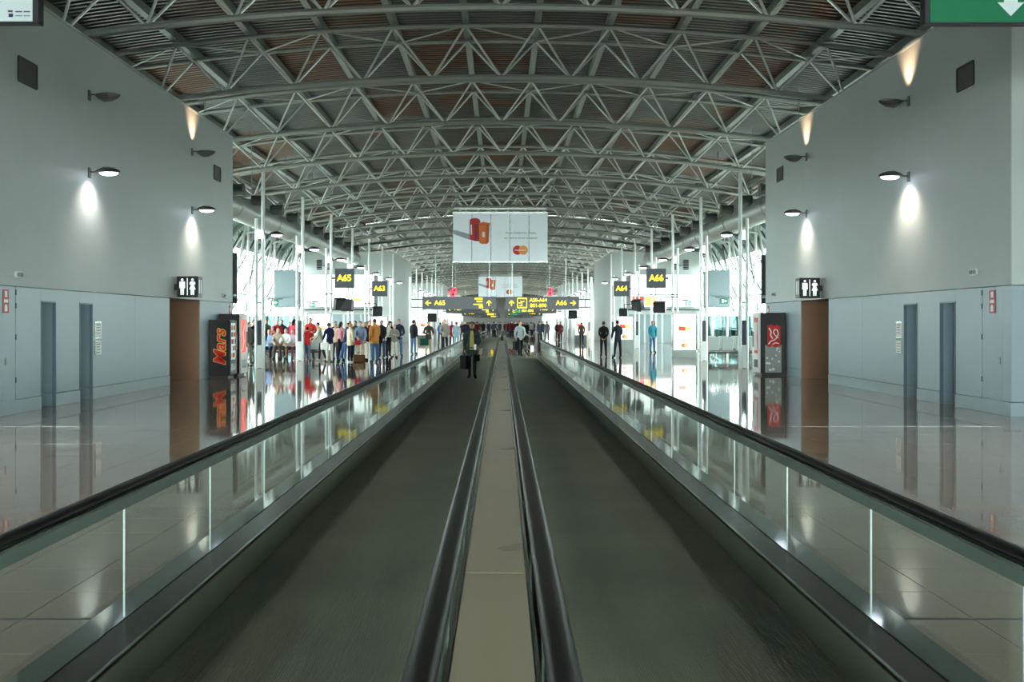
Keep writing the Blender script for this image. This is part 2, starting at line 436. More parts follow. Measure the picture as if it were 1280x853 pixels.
# ---- solid blocks (washrooms): walls, cladding, doors
def block_near(s):
    nm = 'left' if s < 0 else 'right'; X = WX[s]; F = BFRONT; E = BEND[s]
    wl = setting('wall_' + nm, 'tall pale washroom block wall on the gate ' + SIDE[s] + ' side')
    XO = s * 16.2
    B(X, XO, F, E, 2.36, WTOP).build('upper_wall', M['wall_paint'], wl, bevel=0.01)
    B(XO - s * .2, XO, F, E, WTOP, 9.3).build('upper_wall', M['wall_paint'], wl)
    # coping along the top
    B(X - s * .015, X + s * .2, F - .02, E + .02, WTOP, WTOP + .05).build('coping', M['wall_paint'], wl)
    if s < 0: op = [('door', 19.97, 20.65), ('door', 21.8, 22.5), ('opening', 27.7, 30.5)]; flush = (18.45, 18.95)
    else: op = [('door', 20.54, 21.29), ('door', 22.44, 23.2), ('opening', 28.55, 31.2)]; flush = (18.62, 19.42)
    T = 0.40                                   # depth of the lining in front of the core
    # core behind the lining, with the washroom passage left open
    oy0, oy1 = op[2][1], op[2][2]
    B(X + s * T, XO, F + .05, oy0 - .02, 0, 2.36).build('core', M['cladding'], wl)
    B(X + s * T, XO, oy1 + .02, E, 0, 2.36).build('core', M['cladding'], wl)
    # passage lining
    B(X + s * .02, X + s * 4, oy1 - .02, oy1 + .02, 0, 2.36).build('passage_wall', M['brown_wall'], wl)
    B(X + s * .02, X + s * 4, oy0 - .02, oy0 + .02, 0, 2.36).build('passage_wall', M['brown_wall'], wl)
    B(X + s * 3.9, X + s * 4, oy0, oy1, 0, 2.36).build('passage_wall', M['brown_wall'], wl)
    # cladding panels between the openings; a joint divides each long run
    stops = [F]
    for _, a, b_ in op: stops += [a, b_]
    stops += [E]
    runs = [(stops[i], stops[i + 1]) for i in range(0, len(stops), 2)]
    for (a, b_) in runs:
        n = max(1, round((b_ - a) / 2.6)); cuts = [a + (b_ - a) * i / n for i in range(n + 1)]
        if abs(a - F) < .01: cuts = sorted(set([a, flush[0], flush[1], b_]))
        for c0, c1 in zip(cuts, cuts[1:]):
            g_ = .004
            if abs(c0 - flush[0]) < .01: continue
            B(X, X + s * T, c0 + (g_ if c0 > a else 0), c1 - (g_ if c1 < b_ else 0), .265, 2.35).build('cladding_panel', M['cladding'], wl, bevel=.003)
    for (_, a, b_) in op[:2]:
        B(X, X + s * T, a, b_, 2.11, 2.35).build('door_header', M['cladding'], wl)
    bb = setting('baseboard_' + nm)
    for (a, b_) in runs: B(X - s * .012, X + s * T, a, b_, 0, .255).build('skirting_board', M['cladding'], bb, bevel=.003)
    for q, (_, a, b_) in enumerate(op[:2]):
        d = setting('door_%d' % (q + 1 + (0 if s < 0 else 3)), 'blue-grey door set back in the wall lining')
        B(X + s * .27, X + s * .32, a + .03, b_ - .03, 0.01, 2.08).build('door_leaf', M['door_blue'], d, bevel=.004)
        fr = MB().box(X - s * .01, X + s * .06, a, a + .025, 0, 2.11).box(X - s * .01, X + s * .06, b_ - .025, b_, 0, 2.11).box(X - s * .01, X + s * .06, a, b_, 2.085, 2.115)
        fr.build('door_frame', M['door_blue'], d)
        hdl = d.children[0]
        MB().path([(X + s * .27, a + .11, 1.03), (X + s * .21, a + .11, 1.03), (X + s * .21, a + .22, 1.03)], .011, 6).build('door_handle', M['steel'], hdl)
    # flush service door near the block's front edge
    d = setting('door_%d' % (3 if s < 0 else 6), 'flush service door in the cladding beside the red fire sign')
    a, b_ = flush
    B(X + s * .006, X + s * T, a + .008, b_ - .008, .02, 2.35).build('door_leaf', M['cladding'], d, bevel=.003)
    lf = d.children[0]
    for z in (.62, 1.42, 2.0, 2.25): MB().tube((X - s * .004, b_ - .006, z - .05), (X - s * .004, b_ - .006, z + .05), .012, 6).build('hinge', M['seam'], lf)
    B(X - s * .02, X, a + .07, a + .09, .92, 1.05).build('door_handle', M['steel'], lf)
    return wl
for s in (-1, 1): block_near(s)

def block_far(s, f, e, detail):
    nm = 'left' if s < 0 else 'right'; X = WX[s]; XO = s * 16.6
    wl = setting('wall_' + nm, 'distant pale block wall')
    B(X, XO, f, e, 0, WTOP - .25).build('upper_wall', M['wall_paint'], wl, bevel=.01)
    B(XO - s * .2, XO, f - .2, e + .2, WTOP - .25, 9.3).build('upper_wall', M['wall_paint'], wl)
    if detail:
        for (x0, x1, z0, z1) in ((at(396, 85), at(402.5, 85), 6.1, 6.95), (at(408.5, 85), at(415, 85), 6.1, 6.95)):
            x0, x1 = (x0, x1) if s < 0 else (-x0 + .1, -x1 + .1)
            for zz in range(6):
                h = (z1 - z0) / 6
                B(x0, x1, f - .05, f, z0 + zz * h, z0 + zz * h + h * .75).build('louvre_slat', M['dark_grey'], wl)
        # grey service doors and ledge below the advertisement
        B(X + s * 1.0, XO, f - .5, f - .02, 2.72, 2.85).build('ledge', M['dark_grey'], wl)
        for q in range(4):
            x = X + s * (1.4 + q * 1.45)
            B(x, x + s * 1.25, f - .04, f, 0.02, 2.4).build('service_panel', M['grey_volume'], wl, bevel=.01)
for f in (85.0, 152.0, 219.0):
    for s in (-1, 1): block_far(s, f, f + 16.6, f < 100)
tag(B(-18.4, 18.4, 296, 297, 0, 12).build('wall_back', M['far_wall']), kind='structure')

# ---- curved glazed facades along both sides
def fac(t): return (15.7 + 2.6 * math.sin(t * PI / 2), 8.1 - 8.1 * (1 - math.cos(t * PI / 2)))
NT = 10
lat_me = {}; sill_me = {}; sp_me = {}; rib_me = {}; gl_me = {}; tr_me = {}; rod_me = {}; gut_me = {}
for s in (-1, 1):
    pts = [(s * fac(i / NT)[0], 0, fac(i / NT)[1]) for i in range(NT + 1)]
    mb = MB()
    for i in range(NT):
        (x0, _, z0), (x1, _, z1) = pts[i], pts[i + 1]
        d = Vector((x1 - x0, 0, z1 - z0)).normalized(); nn = Vector((d.z, 0, -d.x)) * (-s)   # inward
        q = [(x0, z0), (x1, z1), (x1 - s * .22 * abs(nn.x) , z1 - .22 * abs(nn.z)), (x0 - s * .22 * abs(nn.x), z0 - .22 * abs(nn.z))]
        mb.prism(q, -.07, .07)
    rib_me[s] = mb.mesh('mullion', M['mullion_grey'])
    mb = MB()
    vs = [(p[0] + s * .02, y, p[2]) for p in pts for y in (0, PITCH / 2)]
    mb.add(vs, [(2 * i, 2 * i + 1, 2 * i + 3, 2 * i + 2) for i in range(4, NT)])
    sp_me[s] = MB().add(vs, [(2 * i, 2 * i + 1, 2 * i + 3, 2 * i + 2) for i in range(4)]).mesh('spandrel_panel', M['spandrel'])
    gl_me[s] = mb.mesh('glass_pane', M['facade_glass'], True)
    tr_me[s] = {}
    for i in (1, 3, 5, 7, 9):
        tr_me[s][i] = MB().tube((pts[i][0] - s * .06, 0, pts[i][2]), (pts[i][0] - s * .06, PITCH / 2, pts[i][2]), .05, 6).mesh('transom', M['mullion_grey'])
    mb = MB()
    a, b_ = pts[2], pts[8]
    lb = MB(); inn = [(p[0] - s * .75 * (.35 + .65 * k / NT), 0, p[2] - .75 * (1 - k / NT)) for k, p in enumerate(pts)]
    lb.path(inn, .075, 6)
    for k in range(NT): lb.tube(pts[k], inn[k + 1], .035, 5).tube(inn[k], pts[k], .035, 5)
    lat_me[s] = lb.mesh('lattice_rib', M['white_steel'])
    rod_me[s] = [MB().tube((a[0] - s * .35, y0, a[2] - .3), (b_[0] - s * .35, y1, b_[2]), .06, 5).mesh('brace_rod', M['rod_grey']) for (y0, y1) in ((0, PITCH / 2), (PITCH / 2, 0))]
    sill_me[s] = B(s * 17.85, s * 18.1, 0, PITCH, 0, 1.15).mesh('sill_panel', M['grey_volume'])
    gut_me[s] = B(s * 15.3, s * 16.2, 0, PITCH, 8.0, 9.0).mesh('eaves_beam', M['purlin_paint'])
wn = 0
for i in range(-10, 24):
    y = P0 + i * PITCH
    if -3.2 <= i < 1 or 7.7 < i < 10.2 or 16.7 < i < 19: continue
    for s in (-1, 1):
        wn += 1
        wd = setting('window_%d' % wn, 'curved glazed bay of the hall side', (0, y, 0))
        for h in (0, PITCH / 2):
            put('mullion', rib_me[s], wd, (0, h, 0)); put('glass_pane', gl_me[s], wd, (0, h, 0)); put('spandrel_panel', sp_me[s], wd, (0, h, 0))
            for q in tr_me[s].values(): put('transom', q, wd, (0, h, 0))
            if -3 <= i <= 9:
                for q in rod_me[s]: put('brace_rod', q, wd, (0, h, 0))
        put('eaves_beam', gut_me[s], wd); put('sill_panel', sill_me[s], wd); put('lattice_rib', lat_me[s], wd)
        # raking white props from the truss end to the floor
        if 0 < i <= 9:
            e = arc(s * 15.9, RB, 0)
            for yy in (-PITCH / 2, PITCH / 2):
                MB().tube((e.x, 0, e.z), (s * 16.6, yy * .92, 0), .085, 8).build('raking_prop', M['white_steel'], wd, True)
for s in (-1, 1):                            # unseen solid bays, added to cut daylight on the near block fronts
    tag(B(s * 16.2, s * 16.5, 2.0, BFRONT + .1, 0, 9.5).build('wall_' + ('left' if s < 0 else 'right'), M['wall_paint']), kind='structure')
# gable strips above the facade, closing to the deck
for s in (-1, 1):
    e = arc(s * 17.1, RT + .45, 0)
    tag(B(s * 15.6, s * 15.9, -50, 300, 8.9, e.z + .1).build('trim_%d' % (1 if s < 0 else 2), M['purlin_paint']), kind='structure')

# ================================================================== MOVING WALKWAYS
def walkway(s, y0, y1, label, ridges=True, panels=True):
    L = y1 - y0; cx = s * 1.0
    t = thing('moving_walkway', label, 'moving walkway', (cx, y0, 0), group='moving walkways')
    # ribbed tread
    mb = MB(); prof = []
    if ridges:
        p = .0125; n = int(1.3 / p); x = -.65
        for k in range(n):
            prof += [(x, .003), (x + .0058, .003), (x + .0068, .010), (x + .0115, .010)]; x += p
        prof.append((.65, .003))
    else: prof = [(-.65, .008), (.65, .008)]
    vs = [(px, y, z) for y in (0, L) for (px, z) in prof]; n = len(prof)
    mb.add(vs, [(i, i + 1, n + i + 1, n + i) for i in range(n - 1)]); mb.build('ribbed_tread', M['tread'], t)
    B(-.66, .66, L - .55, L, .004, .016).build('comb_plate', M['comb'], t, bevel=.003)
    B(-.64, .64, L, L + 1.7, .002, .012).build('landing_plate', M['comb'], t)
    for q in (1, -1):                          # q=+1: the balustrade on the concourse side
        o = q * s; R = o * (.86 if q > 0 else .833)
        B(o * .65, o * .662, 0, L, 0, .20).build('skirt_panel', M['skirt'], t)
        B(o * .655, o * .842, 0, L + .4, .20, .215).build('inner_deck', M['inner_deck'], t, bevel=.003)
        B(o * .655, o * .672, 0, L, .214, .219).build('deck_trim', M['steel'], t)
        if q > 0:
            mb = MB(); mb.prism([(o * .872, .198), (o * 1.04, .192), (o * 1.07, .16), (o * 1.07, 0.0), (o * .872, 0.0)], 0, L + .4)
            mb.build('outer_deck', M['deck_steel'], t)
        pts = [(R, -.4, .86)] + [(R, y, .86) for y in (L * .5, L + .7)]
        pts += [(R, L + .7 + .31 * math.sin(a), .55 + .31 * math.cos(a)) for a in [PI * k / 8 for k in range(1, 9)]]
        pts.append((R, L + .3, .225))
        mb = MB().path(pts, .041, 12, True, flat=.55)
        mb.build('handrail', M['rubber'], t, True)
        B(R - .027, R + .027, -.4, L + .7, .765, .835).build('rail_channel', M['rail_band'], t)
        for e in (-1, 1):
            B(R + e * .0275, R + e * .034, -.4, L + .7, .822, .836).build('rail_trim', M['steel'], t)
        if panels:
            pitch = 1.5; ph = 3.6 - y0; k = math.floor((-.4 - ph) / pitch)
            a = ph + k * pitch
            gme = B(-.006, .006, .006, pitch - .006, .20, .78).mesh('glass_panel', M['balustrade_glass'])
            eme = B(-.0045, .0045, -.002, .002, .215, .767).mesh('glass_edge', M['glass_edge'])
            while a < L + .3:
                if a + pitch < L + .5:
                    put('glass_panel', gme, t, (R, a, 0))
                put('glass_edge', eme, t, (R, a, 0))
                a += pitch
        # rounded glass end
        mb = MB(); poly = [(L - .9, .2), (L - .9, .8), (L + .7, .8)] + [(L + .7 + .27 * math.sin(a), .53 + .27 * math.cos(a)) for a in [PI * k / 8 for k in range(1, 8)]] + [(L + .7, .25), (L + .4, .2)]
        mb.prism(poly, R - .006, R + .006, plane='yz'); mb.build('glass_panel', M['balustrade_glass'], t)
    return t
walkway(-1, -2.6, 49.0, 'long ribbed moving walkway carrying the walking man in the dark suit')
walkway(1, -2.6, 49.0, 'long empty ribbed moving walkway ending before the man in the grey shirt')
walkway(-1, 67.0, 118.0, 'further moving walkway beyond the landing behind the man in the dark suit', False, False)
walkway(1, 67.0, 118.0, 'further moving walkway beyond the landing behind the man in the grey shirt', False, False)
def cover(y0, y1, label):
    t = thing('centre_cover', label, 'cover panel', (0, y0, 0))
    L = y1 - y0; n = int(L / 3)
    me = B(-.105, .105, .0015, L / n - .0015, .80, .832).mesh('cover_plate', M['cover'], bevel=.003)
    for k in range(n): put('cover_plate', me, t, (0, k * L / n, 0))
    for e in (-1, 1): MB().box(e * .106, e * .116, 0, L, .78, .846).build('edge_strip', M['steel'], t)
    for e in (-1, 1): B(e * .085, e * .09, 0, L, 0, .80).build('side_plate', M['skirt'], t)
    mb = MB(); mb.prism([(L, .0), (L, .83), (L + .55, .80), (L + .85, .62), (L + .95, .4), (L + .9, .0)], -.1, .1, plane='yz')
    mb.build('end_cap', M['steel'], t, bevel=.01)
    # little post with a lens at the end
    return t
cover(-2.6, 49.0, 'long beige metal cover between the two near handrails')
cover(67.0, 118.0, 'metal cover between the handrails of the further pair of walkways')

# ================================================================== WALL LAMPS
def lamp_head(kind):
    """cobra-shaped luminaire, local frame: wall at x=0, reaching along +x"""
    up = kind == 'up'
    mb = MB()
    secs = [(.14, .035, .03), (.22, .08, .09), (.34, .14, .14), (.50, .15, .125), (.62, .10, .075), (.68, .03, .03)]
    n = 12; o = 0
    for (x, ry, rz_) in secs:
        for k in range(n):
            a = 2 * PI * k / n; zz = math.sin(a)
            zz = (zz * .85 if zz > 0 else zz * .25) if not up else (zz * 1.2 if zz < 0 else zz * .3)
            mb.v.append((x, ry * math.cos(a), rz_ * zz))
    for i in range(len(secs) - 1):
        for k in range(n):
            mb.f.append((i * n + k, i * n + (k + 1) % n, (i + 1) * n + (k + 1) % n, (i + 1) * n + k)); mb.mi.append(0)
    mb.f.append(tuple(range(n))); mb.f.append(tuple((len(secs) - 1) * n + k for k in range(n))); mb.mi += [0, 0]
    return mb
def lens_mb(kind):
    z = -.026 if kind == 'down' else .004
    mb = MB(); mb.ell((.43, 0, z), (.205, .12, .055) if kind == 'down' else (.15, .09, .006), 14, 6); return mb
head_me = {k: lamp_head(k).mesh('lamp_head', M['lamp_shell'], True) for k in ('up', 'down')}
lens_me = {k: lens_mb(k).mesh('lens', M['lamp_lens'] if k == 'down' else M['lamp_warm'], True) for k in ('up', 'down')}
dead_me = lens_mb('up').mesh('lens', M['lamp_shell'], True)
mount_me = MB().box(0, .03, -.06, .06, -.13, .09).tube((.02, 0, 0), (.2, 0, 0), .018, 8).mesh('wall_bracket', M['lamp_shell'])
def spot(name, loc, target, energy, col, size, blend, parent=None):
    ld = bpy.data.lights.new(name, 'SPOT'); ld.energy = energy; ld.color = col; ld.spot_size = math.radians(size); ld.spot_blend = blend; ld.shadow_soft_size = .05
    o = bpy.data.objects.new(name, ld); COL.objects.link(o)
    if parent: o.parent = parent
    o.location = loc; d = Vector(target) - Vector(loc); o.rotation_euler = d.to_track_quat('-Z', 'Y').to_euler()
    return o
def wall_lamp(s, d, kind, z, label, energy, col, dead=False):
    t = thing('wall_lamp', label, 'wall lamp', (WX[s], d, z), 0 if s < 0 else PI, 'wall lamps on the block walls')
    put('wall_bracket', mount_me, t); h = put('lamp_head', head_me[kind], t)
    put('lens', dead_me if dead else lens_me[kind], h)
    if energy:
        if kind == 'down': spot('lamp_light', (.34, 0, -.10), (.12, 0, -1.1), energy * 2.1, col, 128, 1.0, t)
        else: spot('lamp_light', (.30, 0, .07), (.12, 0, 1.1), energy * 2.6, col, 76, 1.0, t)
COOL = (1.0, .93, .84); WARM = (1.0, .64, .38)
for s, dd in ((-1, (22.3, 29.7)), (1, (22.9, 30.6))):
    for q, d in enumerate(dd):
        where = ('nearer the front edge of the block' if q == 0 else 'above the washroom sign') + ', gate %s side' % SIDE[s]
        wall_lamp(s, d, 'down', 4.97, 'lit cobra-shaped downlight ' + where, 62 if s > 0 or q else 40, COOL if (s < 0 and q == 0) else (1, .86, .70))
        dead = s < 0 and q == 0
        wall_lamp(s, d, 'up', 6.66, ('unlit' if dead else 'glowing') + ' cobra-shaped uplight ' + where, 0 if dead else 60, WARM, dead)

# ---- things on the block walls
def on_wall(s, name, label, cat, d, z): return thing(name, label, cat, (WX[s], d, z), 0 if s < 0 else PI)
def vent(s, d, z, w_, h, label):
    t = on_wall(s, 'wall_vent', label, 'vent', d, z)
    B(0, .012, -w_ / 2, w_ / 2, -h / 2, h / 2).build('back_plate', M['vent_dark'], t)
    fr = MB()
    for a in (-1, 1): fr.box(0, .03, a * w_ / 2 - .02, a * w_ / 2 + .02, -h / 2, h / 2).box(0, .03, -w_ / 2, w_ / 2, a * h / 2 - .02, a * h / 2 + .02)
    fr.build('vent_frame', M['vent_dark'], t)
    sl = MB().prism([(0.004, -.018), (.026, -.03), (.028, -.022), (.006, -.01)], -w_ / 2, w_ / 2).mesh('louvre_slat', M['vent_dark'])
    for k in range(7): put('louvre_slat', sl, t, (0, 0, -h / 2 + .04 + k * (h - .05) / 7))
vent(-1, 19.4, 6.42, .74, .44, 'square dark vent grille high up near the unlit uplight')
vent(-1, 32.3, 6.40, .70, .42, 'square dark vent grille at the far end of the wall facing gate A66')
vent(1, 20.1, 6.52, .70, .44, 'square dark vent grille beside the hanging green sign')
vent(1, 33.5, 6.55, .70, .42, 'square dark vent grille at the far end of the wall facing gate A65')
def wc_sign(s, d):
    side = 'doorway near the machine with orange lettering' if s < 0 else 'doorway near the machine with a red swirl'
    t = thing('washroom_sign', 'lit man and woman sign over the ' + side, 'sign', (WX[s], d, 2.39), 0)
    x0, x1 = (-s * .10, -s * .68)
    if x0 > x1: x0, x1 = x1, x0
    B(x0, x1, 0, .42, 0, .57).build('sign_box', M['black'], t, bevel=.012)
    B(min(0, -s * .11), max(0, -s * .11), .1, .3, .2, .36).build('wall_bracket', M['dark_grey'], t)
    c = (x0 + x1) / 2
    def man(cx):
        mb = MB(); mb.prism(disc(cx, .475, .036, 14), -.006, .0)
        mb.prism([(cx - .075, .425), (cx + .075, .425), (cx + .08, .24), (cx + .052, .24), (cx + .05, .37), (cx + .047, .06), (cx + .008, .06), (cx + .004, .24), (cx - .004, .24), (cx - .008, .06), (cx - .047, .06), (cx - .05, .37), (cx - .052, .24), (cx - .08, .24)], -.006, 0); return mb
    def woman(cx):
        mb = MB(); mb.prism(disc(cx, .475, .036, 14), -.006, .0)
        mb.prism([(cx - .06, .425), (cx + .06, .425), (cx + .086, .36), (cx + .06, .34), (cx + .04, .33), (cx + .088, .21), (cx + .05, .2), (cx + .045, .06), (cx + .008, .06), (cx, .2), (cx - .008, .06), (cx - .045, .06), (cx - .05, .2), (cx - .088, .21), (cx - .04, .33), (cx - .06, .34), (cx - .086, .36)], -.006, 0); return mb
    man(c - .14).build('man_figure', M['figure_lit'], t); woman(c + .14).build('woman_figure', M['figure_lit'], t)
    B(c - .012, c + .012, -.006, 0, .05, .52).build('divider_bar', M['figure_lit'], t)
    xs = -s * .68
    for yy in (.12, .28):
        B(min(xs, xs - s * .006), max(xs, xs - s * .006), yy - .03, yy + .03, .1, .48).build('side_figure', M['panel_white_lit'], t)
wc_sign(-1, 28.0); wc_sign(1, 29.0)
def flat_on_wall(s, name, label, cat, d, z, w_, h, mlist):
    t = on_wall(s, name, label, cat, d, z)
    return t
for s, d in ((-1, 18.55), (1, 19.0)):
    t = on_wall(s, 'fire_notice', 'red and white vertical fire notice on the wall of the gate %s side' % SIDE[s], 'sign', d, 1.86)
    B(0, .012, -.11, .11, 0, .43).build('notice_plate', M['fire_red'], t, bevel=.003)
    B(.012, .015, -.075, .075, .19, .25).build('white_field', M['white_print'], t)
    B(.012, .015, -.045, .045, .29, .4).build('white_field', M['white_print'], t)
    MB().prism([(-.05, .03), (.05, .03), (.05, .13), (0, .17), (-.05, .13)], .012, .015, plane='yz').build('white_field', M['white_print'], t)
for s, d in ((-1, 22.77), (1, 23.45)):
    for q, (z0, z1) in enumerate(((1.33, 1.72), (.97, 1.29))):
        t = on_wall(s, 'notice_frame', '%s framed white notice beside the door on the gate %s side' % (('upper', 'lower')[q], SIDE[s]), 'notice', d, z0)
        h = z1 - z0
        B(0, .02, -.17, .17, 0, h).build('frame', M['steel'], t, bevel=.004); B(.02, .023, -.145, .145, .03, h - .03).build('notice_sheet', M['white_print'], t)
        for k in range(4): B(.023, .0245, -.11, .11 - .04 * (k % 2), h - .09 - k * .06, h - .075 - k * .06).build('printed_line', M['fire_red'] if s > 0 and k == 0 else M['grey_print'], t)
for s, d, z, lab in ((-1, 19.0, 2.58, 'small white emergency light box near the fire notice, gate A65 side'), (-1, 33.0, 2.56, 'small white emergency light box above the black snack machine'), (1, 19.7, 2.66, 'small white emergency light box near the fire notice, gate A66 side'), (1, 34.2, 2.64, 'small white emergency light box above the black drinks machine')):
    t = on_wall(s, 'emergency_light', lab, 'light', d, z)
    B(0, .05, -.13, .13, -.06, .06).build('light_housing', M['white_steel'], t, bevel=.01)
    MB().ell((.05, -.05, 0), (.05, .05, .045), 10, 6).build('lamp_lens', M['seat_grey'], t, True); MB().ell((.05, .07, 0), (.04, .05, .045), 10, 6).build('lamp_lens', M['seat_grey'], t, True)
for s, d in ((-1, 33.8), (1, 35.0)):
    t = on_wall(s, 'fire_notice', 'small red wall notice above the vending machine on the gate %s side' % SIDE[s], 'sign', d, 1.98)
    B(0, .012, -.07, .07, 0, .28).build('notice_plate', M['fire_red'], t); B(.012, .015, -.04, .04, .08, .2).build('white_field', M['white_print'], t)
for s in (-1, 1):
    t = thing('end_panel', 'tall dark panel fixed on the block end, gate %s side' % SIDE[s], 'panel', (WX[s], BEND[s], 2.34), 0)
    B(-s * .12, s * .5, .06, .13, 0, 1.7).build('panel_board', M['dark_grey'], t, bevel=.01); B(-s * .1, s * .3, .022, .06, .2, .3).build('bracket', M['steel'], t)

# ================================================================== VENDING MACHINES
def snack_machine():
    X = WX[-1]
    t = thing('vending_machine', 'black snack vending machine with orange-red lettering up its flank', 'vending machine', (X + .02, 31.4, 0), group='vending machines')
    B(0, .60, 0, .76, .06, 1.78).build('cabinet', M['black'], t, bevel=.015)
    B(.03, .56, .03, .72, 0, .06).build('plinth', M['dark_grey'], t)
    dr = B(.60, .65, .01, .75, .08, 1.76).build('front_door', M['dark_grey'], t, bevel=.008)
    B(.65, .655, .06, .56, .55, 1.68).build('display_window', M['panel_white_lit'], dr)
    cols = ('letter_gold', 'red_print', 'orange_print', 'white_print', 'blue_print')
    for r in range(5):
        for c in range(4):
            B(.655, .675, .085 + c * .12, .085 + c * .12 + .085, .62 + r * .21, .62 + r * .21 + .14).build('snack_row', M[cols[(r * 3 + c) % 5]], dr)
    B(.65, .665, .60, .72, .85, 1.35).build('coin_panel', M['steel'], dr); B(.65, .66, .1, .52, .2, .42).build('delivery_flap', M['steel'], dr)
    a = text('Mars', .50, 'letters_outline', M['letter_gold'], t, (.33, -.004, .93), offset=.026, shear=.25, space=1.02)
    b_ = text('Mars', .50, 'letters', M['letter_red'], t, (.33, -.009, .93), offset=.008, shear=.25, space=1.02)
    for o in (a, b_): o.rotation_euler = (0, -PI / 2, 0); o.scale = (1.08, 1, 1.0)
snack_machine()
def second_machine():
    X = WX[-1]
    t = thing('vending_machine', 'taller black vending machine behind the snack machine, red and white front', 'vending machine', (X + .02, 32.45, 0), group='vending machines')
    B(0, .64, 0, .86, .06, 1.97).build('cabinet', M['black'], t, bevel=.015); B(.03, .6, .03, .83, 0, .06).build('plinth', M['dark_grey'], t)
    dr = B(.64, .70, .01, .85, .08, 1.95).build('front_door', M['white_print'], t, bevel=.008)
    B(.70, .705, .08, .6, .75, 1.8).build('red_panel', M['red_lit'], dr)
    MB().prism([(.12, .8), (.3, 1.1), (.18, 1.35), (.45, 1.7), (.52, 1.72), (.3, 1.35), (.42, 1.1), (.24, .8)], .705, .709, plane='yz').build('white_swirl', M['white_print'], dr)
    B(.70, .712, .66, .8, .9, 1.4).build('coin_panel', M['dark_grey'], dr); B(.70, .71, .12, .6, .25, .5).build('delivery_flap', M['steel'], dr)
second_machine()
def drinks_machine():
    X = WX[1]
    t = thing('vending_machine', 'black drinks vending machine with a red swirl over a grey-white panel', 'vending machine', (X - .02, 32.8, 0), group='vending machines')
    B(-.80, 0, 0, .86, .06, 2.01).build('cabinet', M['black'], t, bevel=.015); B(-.76, -.03, .03, .83, 0, .06).build('plinth', M['dark_grey'], t)
    sp = B(-.66, -.14, -.012, 0, .09, .97).build('frosted_panel', M['seat_grey'], t)
    for k in range(12):
        cx = -.61 + .41 * random.random(); cz = .15 + .74 * random.random(); r = random.uniform(.02, .05)
        MB().prism(disc(cx, cz, r, 8), -.015, -.012).build('ice_drop', M['white_print' if k % 2 else 'panel_white_lit'], sp)
    rp = MB().prism([(-.60, .93), (-.52, .90), (-.44, .95), (-.34, .89), (-.24, .93), (-.17, .91), (-.17, 1.58), (-.28, 1.62), (-.36, 1.59), (-.46, 1.63), (-.58, 1.60)], -.016, 0).build('red_panel', M['red_print'], t)
    def ribbon(pts, w_, name):
        mb = MB(); 
        for i in range(len(pts) - 1):
            (x0, z0), (x1, z1) = pts[i], pts[i + 1]; d = Vector((x1 - x0, z1 - z0)).normalized(); nx, nz = -d.y * w_, d.x * w_
            mb.prism([(x0 + nx, z0 + nz), (x1 + nx, z1 + nz), (x1 - nx, z1 - nz), (x0 - nx, z0 - nz)], -.020, -.016)
        mb.build(name, M['white_print'], rp)
    ribbon([(-.56, 1.0), (-.48, 1.1), (-.36, 1.14), (-.28, 1.22), (-.24, 1.34), (-.28, 1.46), (-.36, 1.47), (-.40, 1.38), (-.34, 1.28), (-.24, 1.2)], .018, 'white_swirl')
    ribbon([(-.54, 1.52), (-.47, 1.4), (-.49, 1.28), (-.42, 1.18)], .02, 'white_swirl')
    ribbon([(-.44, .99), (-.33, 1.05), (-.22, 1.02)], .014, 'white_swirl')
    dr = B(-.86, -.80, .01, .85, .08, 1.99).build('front_door', M['white_print'], t, bevel=.008)
    B(-.865, -.86, .1, .6, .7, 1.85).build('red_panel', M['red_print'], dr); B(-.872, -.86, .66, .8, .9, 1.4).build('coin_panel', M['dark_grey'], dr); B(-.87, -.86, .12, .6, .25, .5).build('delivery_flap', M['black'], dr)
    for k in range(3): MB().path([(-.866, .2 + k * .14, .8), (-.868, .26 + k * .1, 1.2), (-.866, .2 + k * .14, 1.7)], .035, 5).build('white_swirl', M['white_print'], dr)
drinks_machine()

# ================================================================== LIGHT MASTS (pairs of posts along the concourse)
ORD = ['first', 'second', 'third', 'fourth', 'fifth', 'sixth', 'seventh', 'eighth', 'ninth', 'tenth', 'eleventh', 'twelfth', 'thirteenth', 'fourteenth', 'fifteenth', 'sixteenth', 'seventeenth', 'eighteenth', 'nineteenth', 'twentieth']
tall_me = MB().tube((0, 0, 0), (0, 0, 7.25), .07, 12).mesh('tall_pole', M['white_steel'], True)
short_me = MB().tube((0, 0, 0), (0, 0, 5.55), .06, 12).mesh('short_pole', M['white_steel'], True)
basep_me = B(-.085, .085, -.07, .07, 0.02, .86).mesh('base_panel', M['white_steel'], bevel=.01)
board_me = B(-.085, .085, -.05, .05, .87, 1.78).mesh('display_board', M['sign_grey'], bevel=.01)
jbox_me = B(-.13, .13, -.16, -.06, 4.78, 5.1).mesh('junction_box', M['white_lit'], bevel=.01)
arm_me = MB().tube((0, 0, 0), (.2, 0, 0), .025, 8).mesh('lamp_arm', M['lamp_shell'])
cross_me = MB().box(-.12, .12, -.02, .02, 4.6, 4.68).box(-.12, .12, -.02, .02, 2.4, 2.46).mesh('cross_bar', M['steel'])
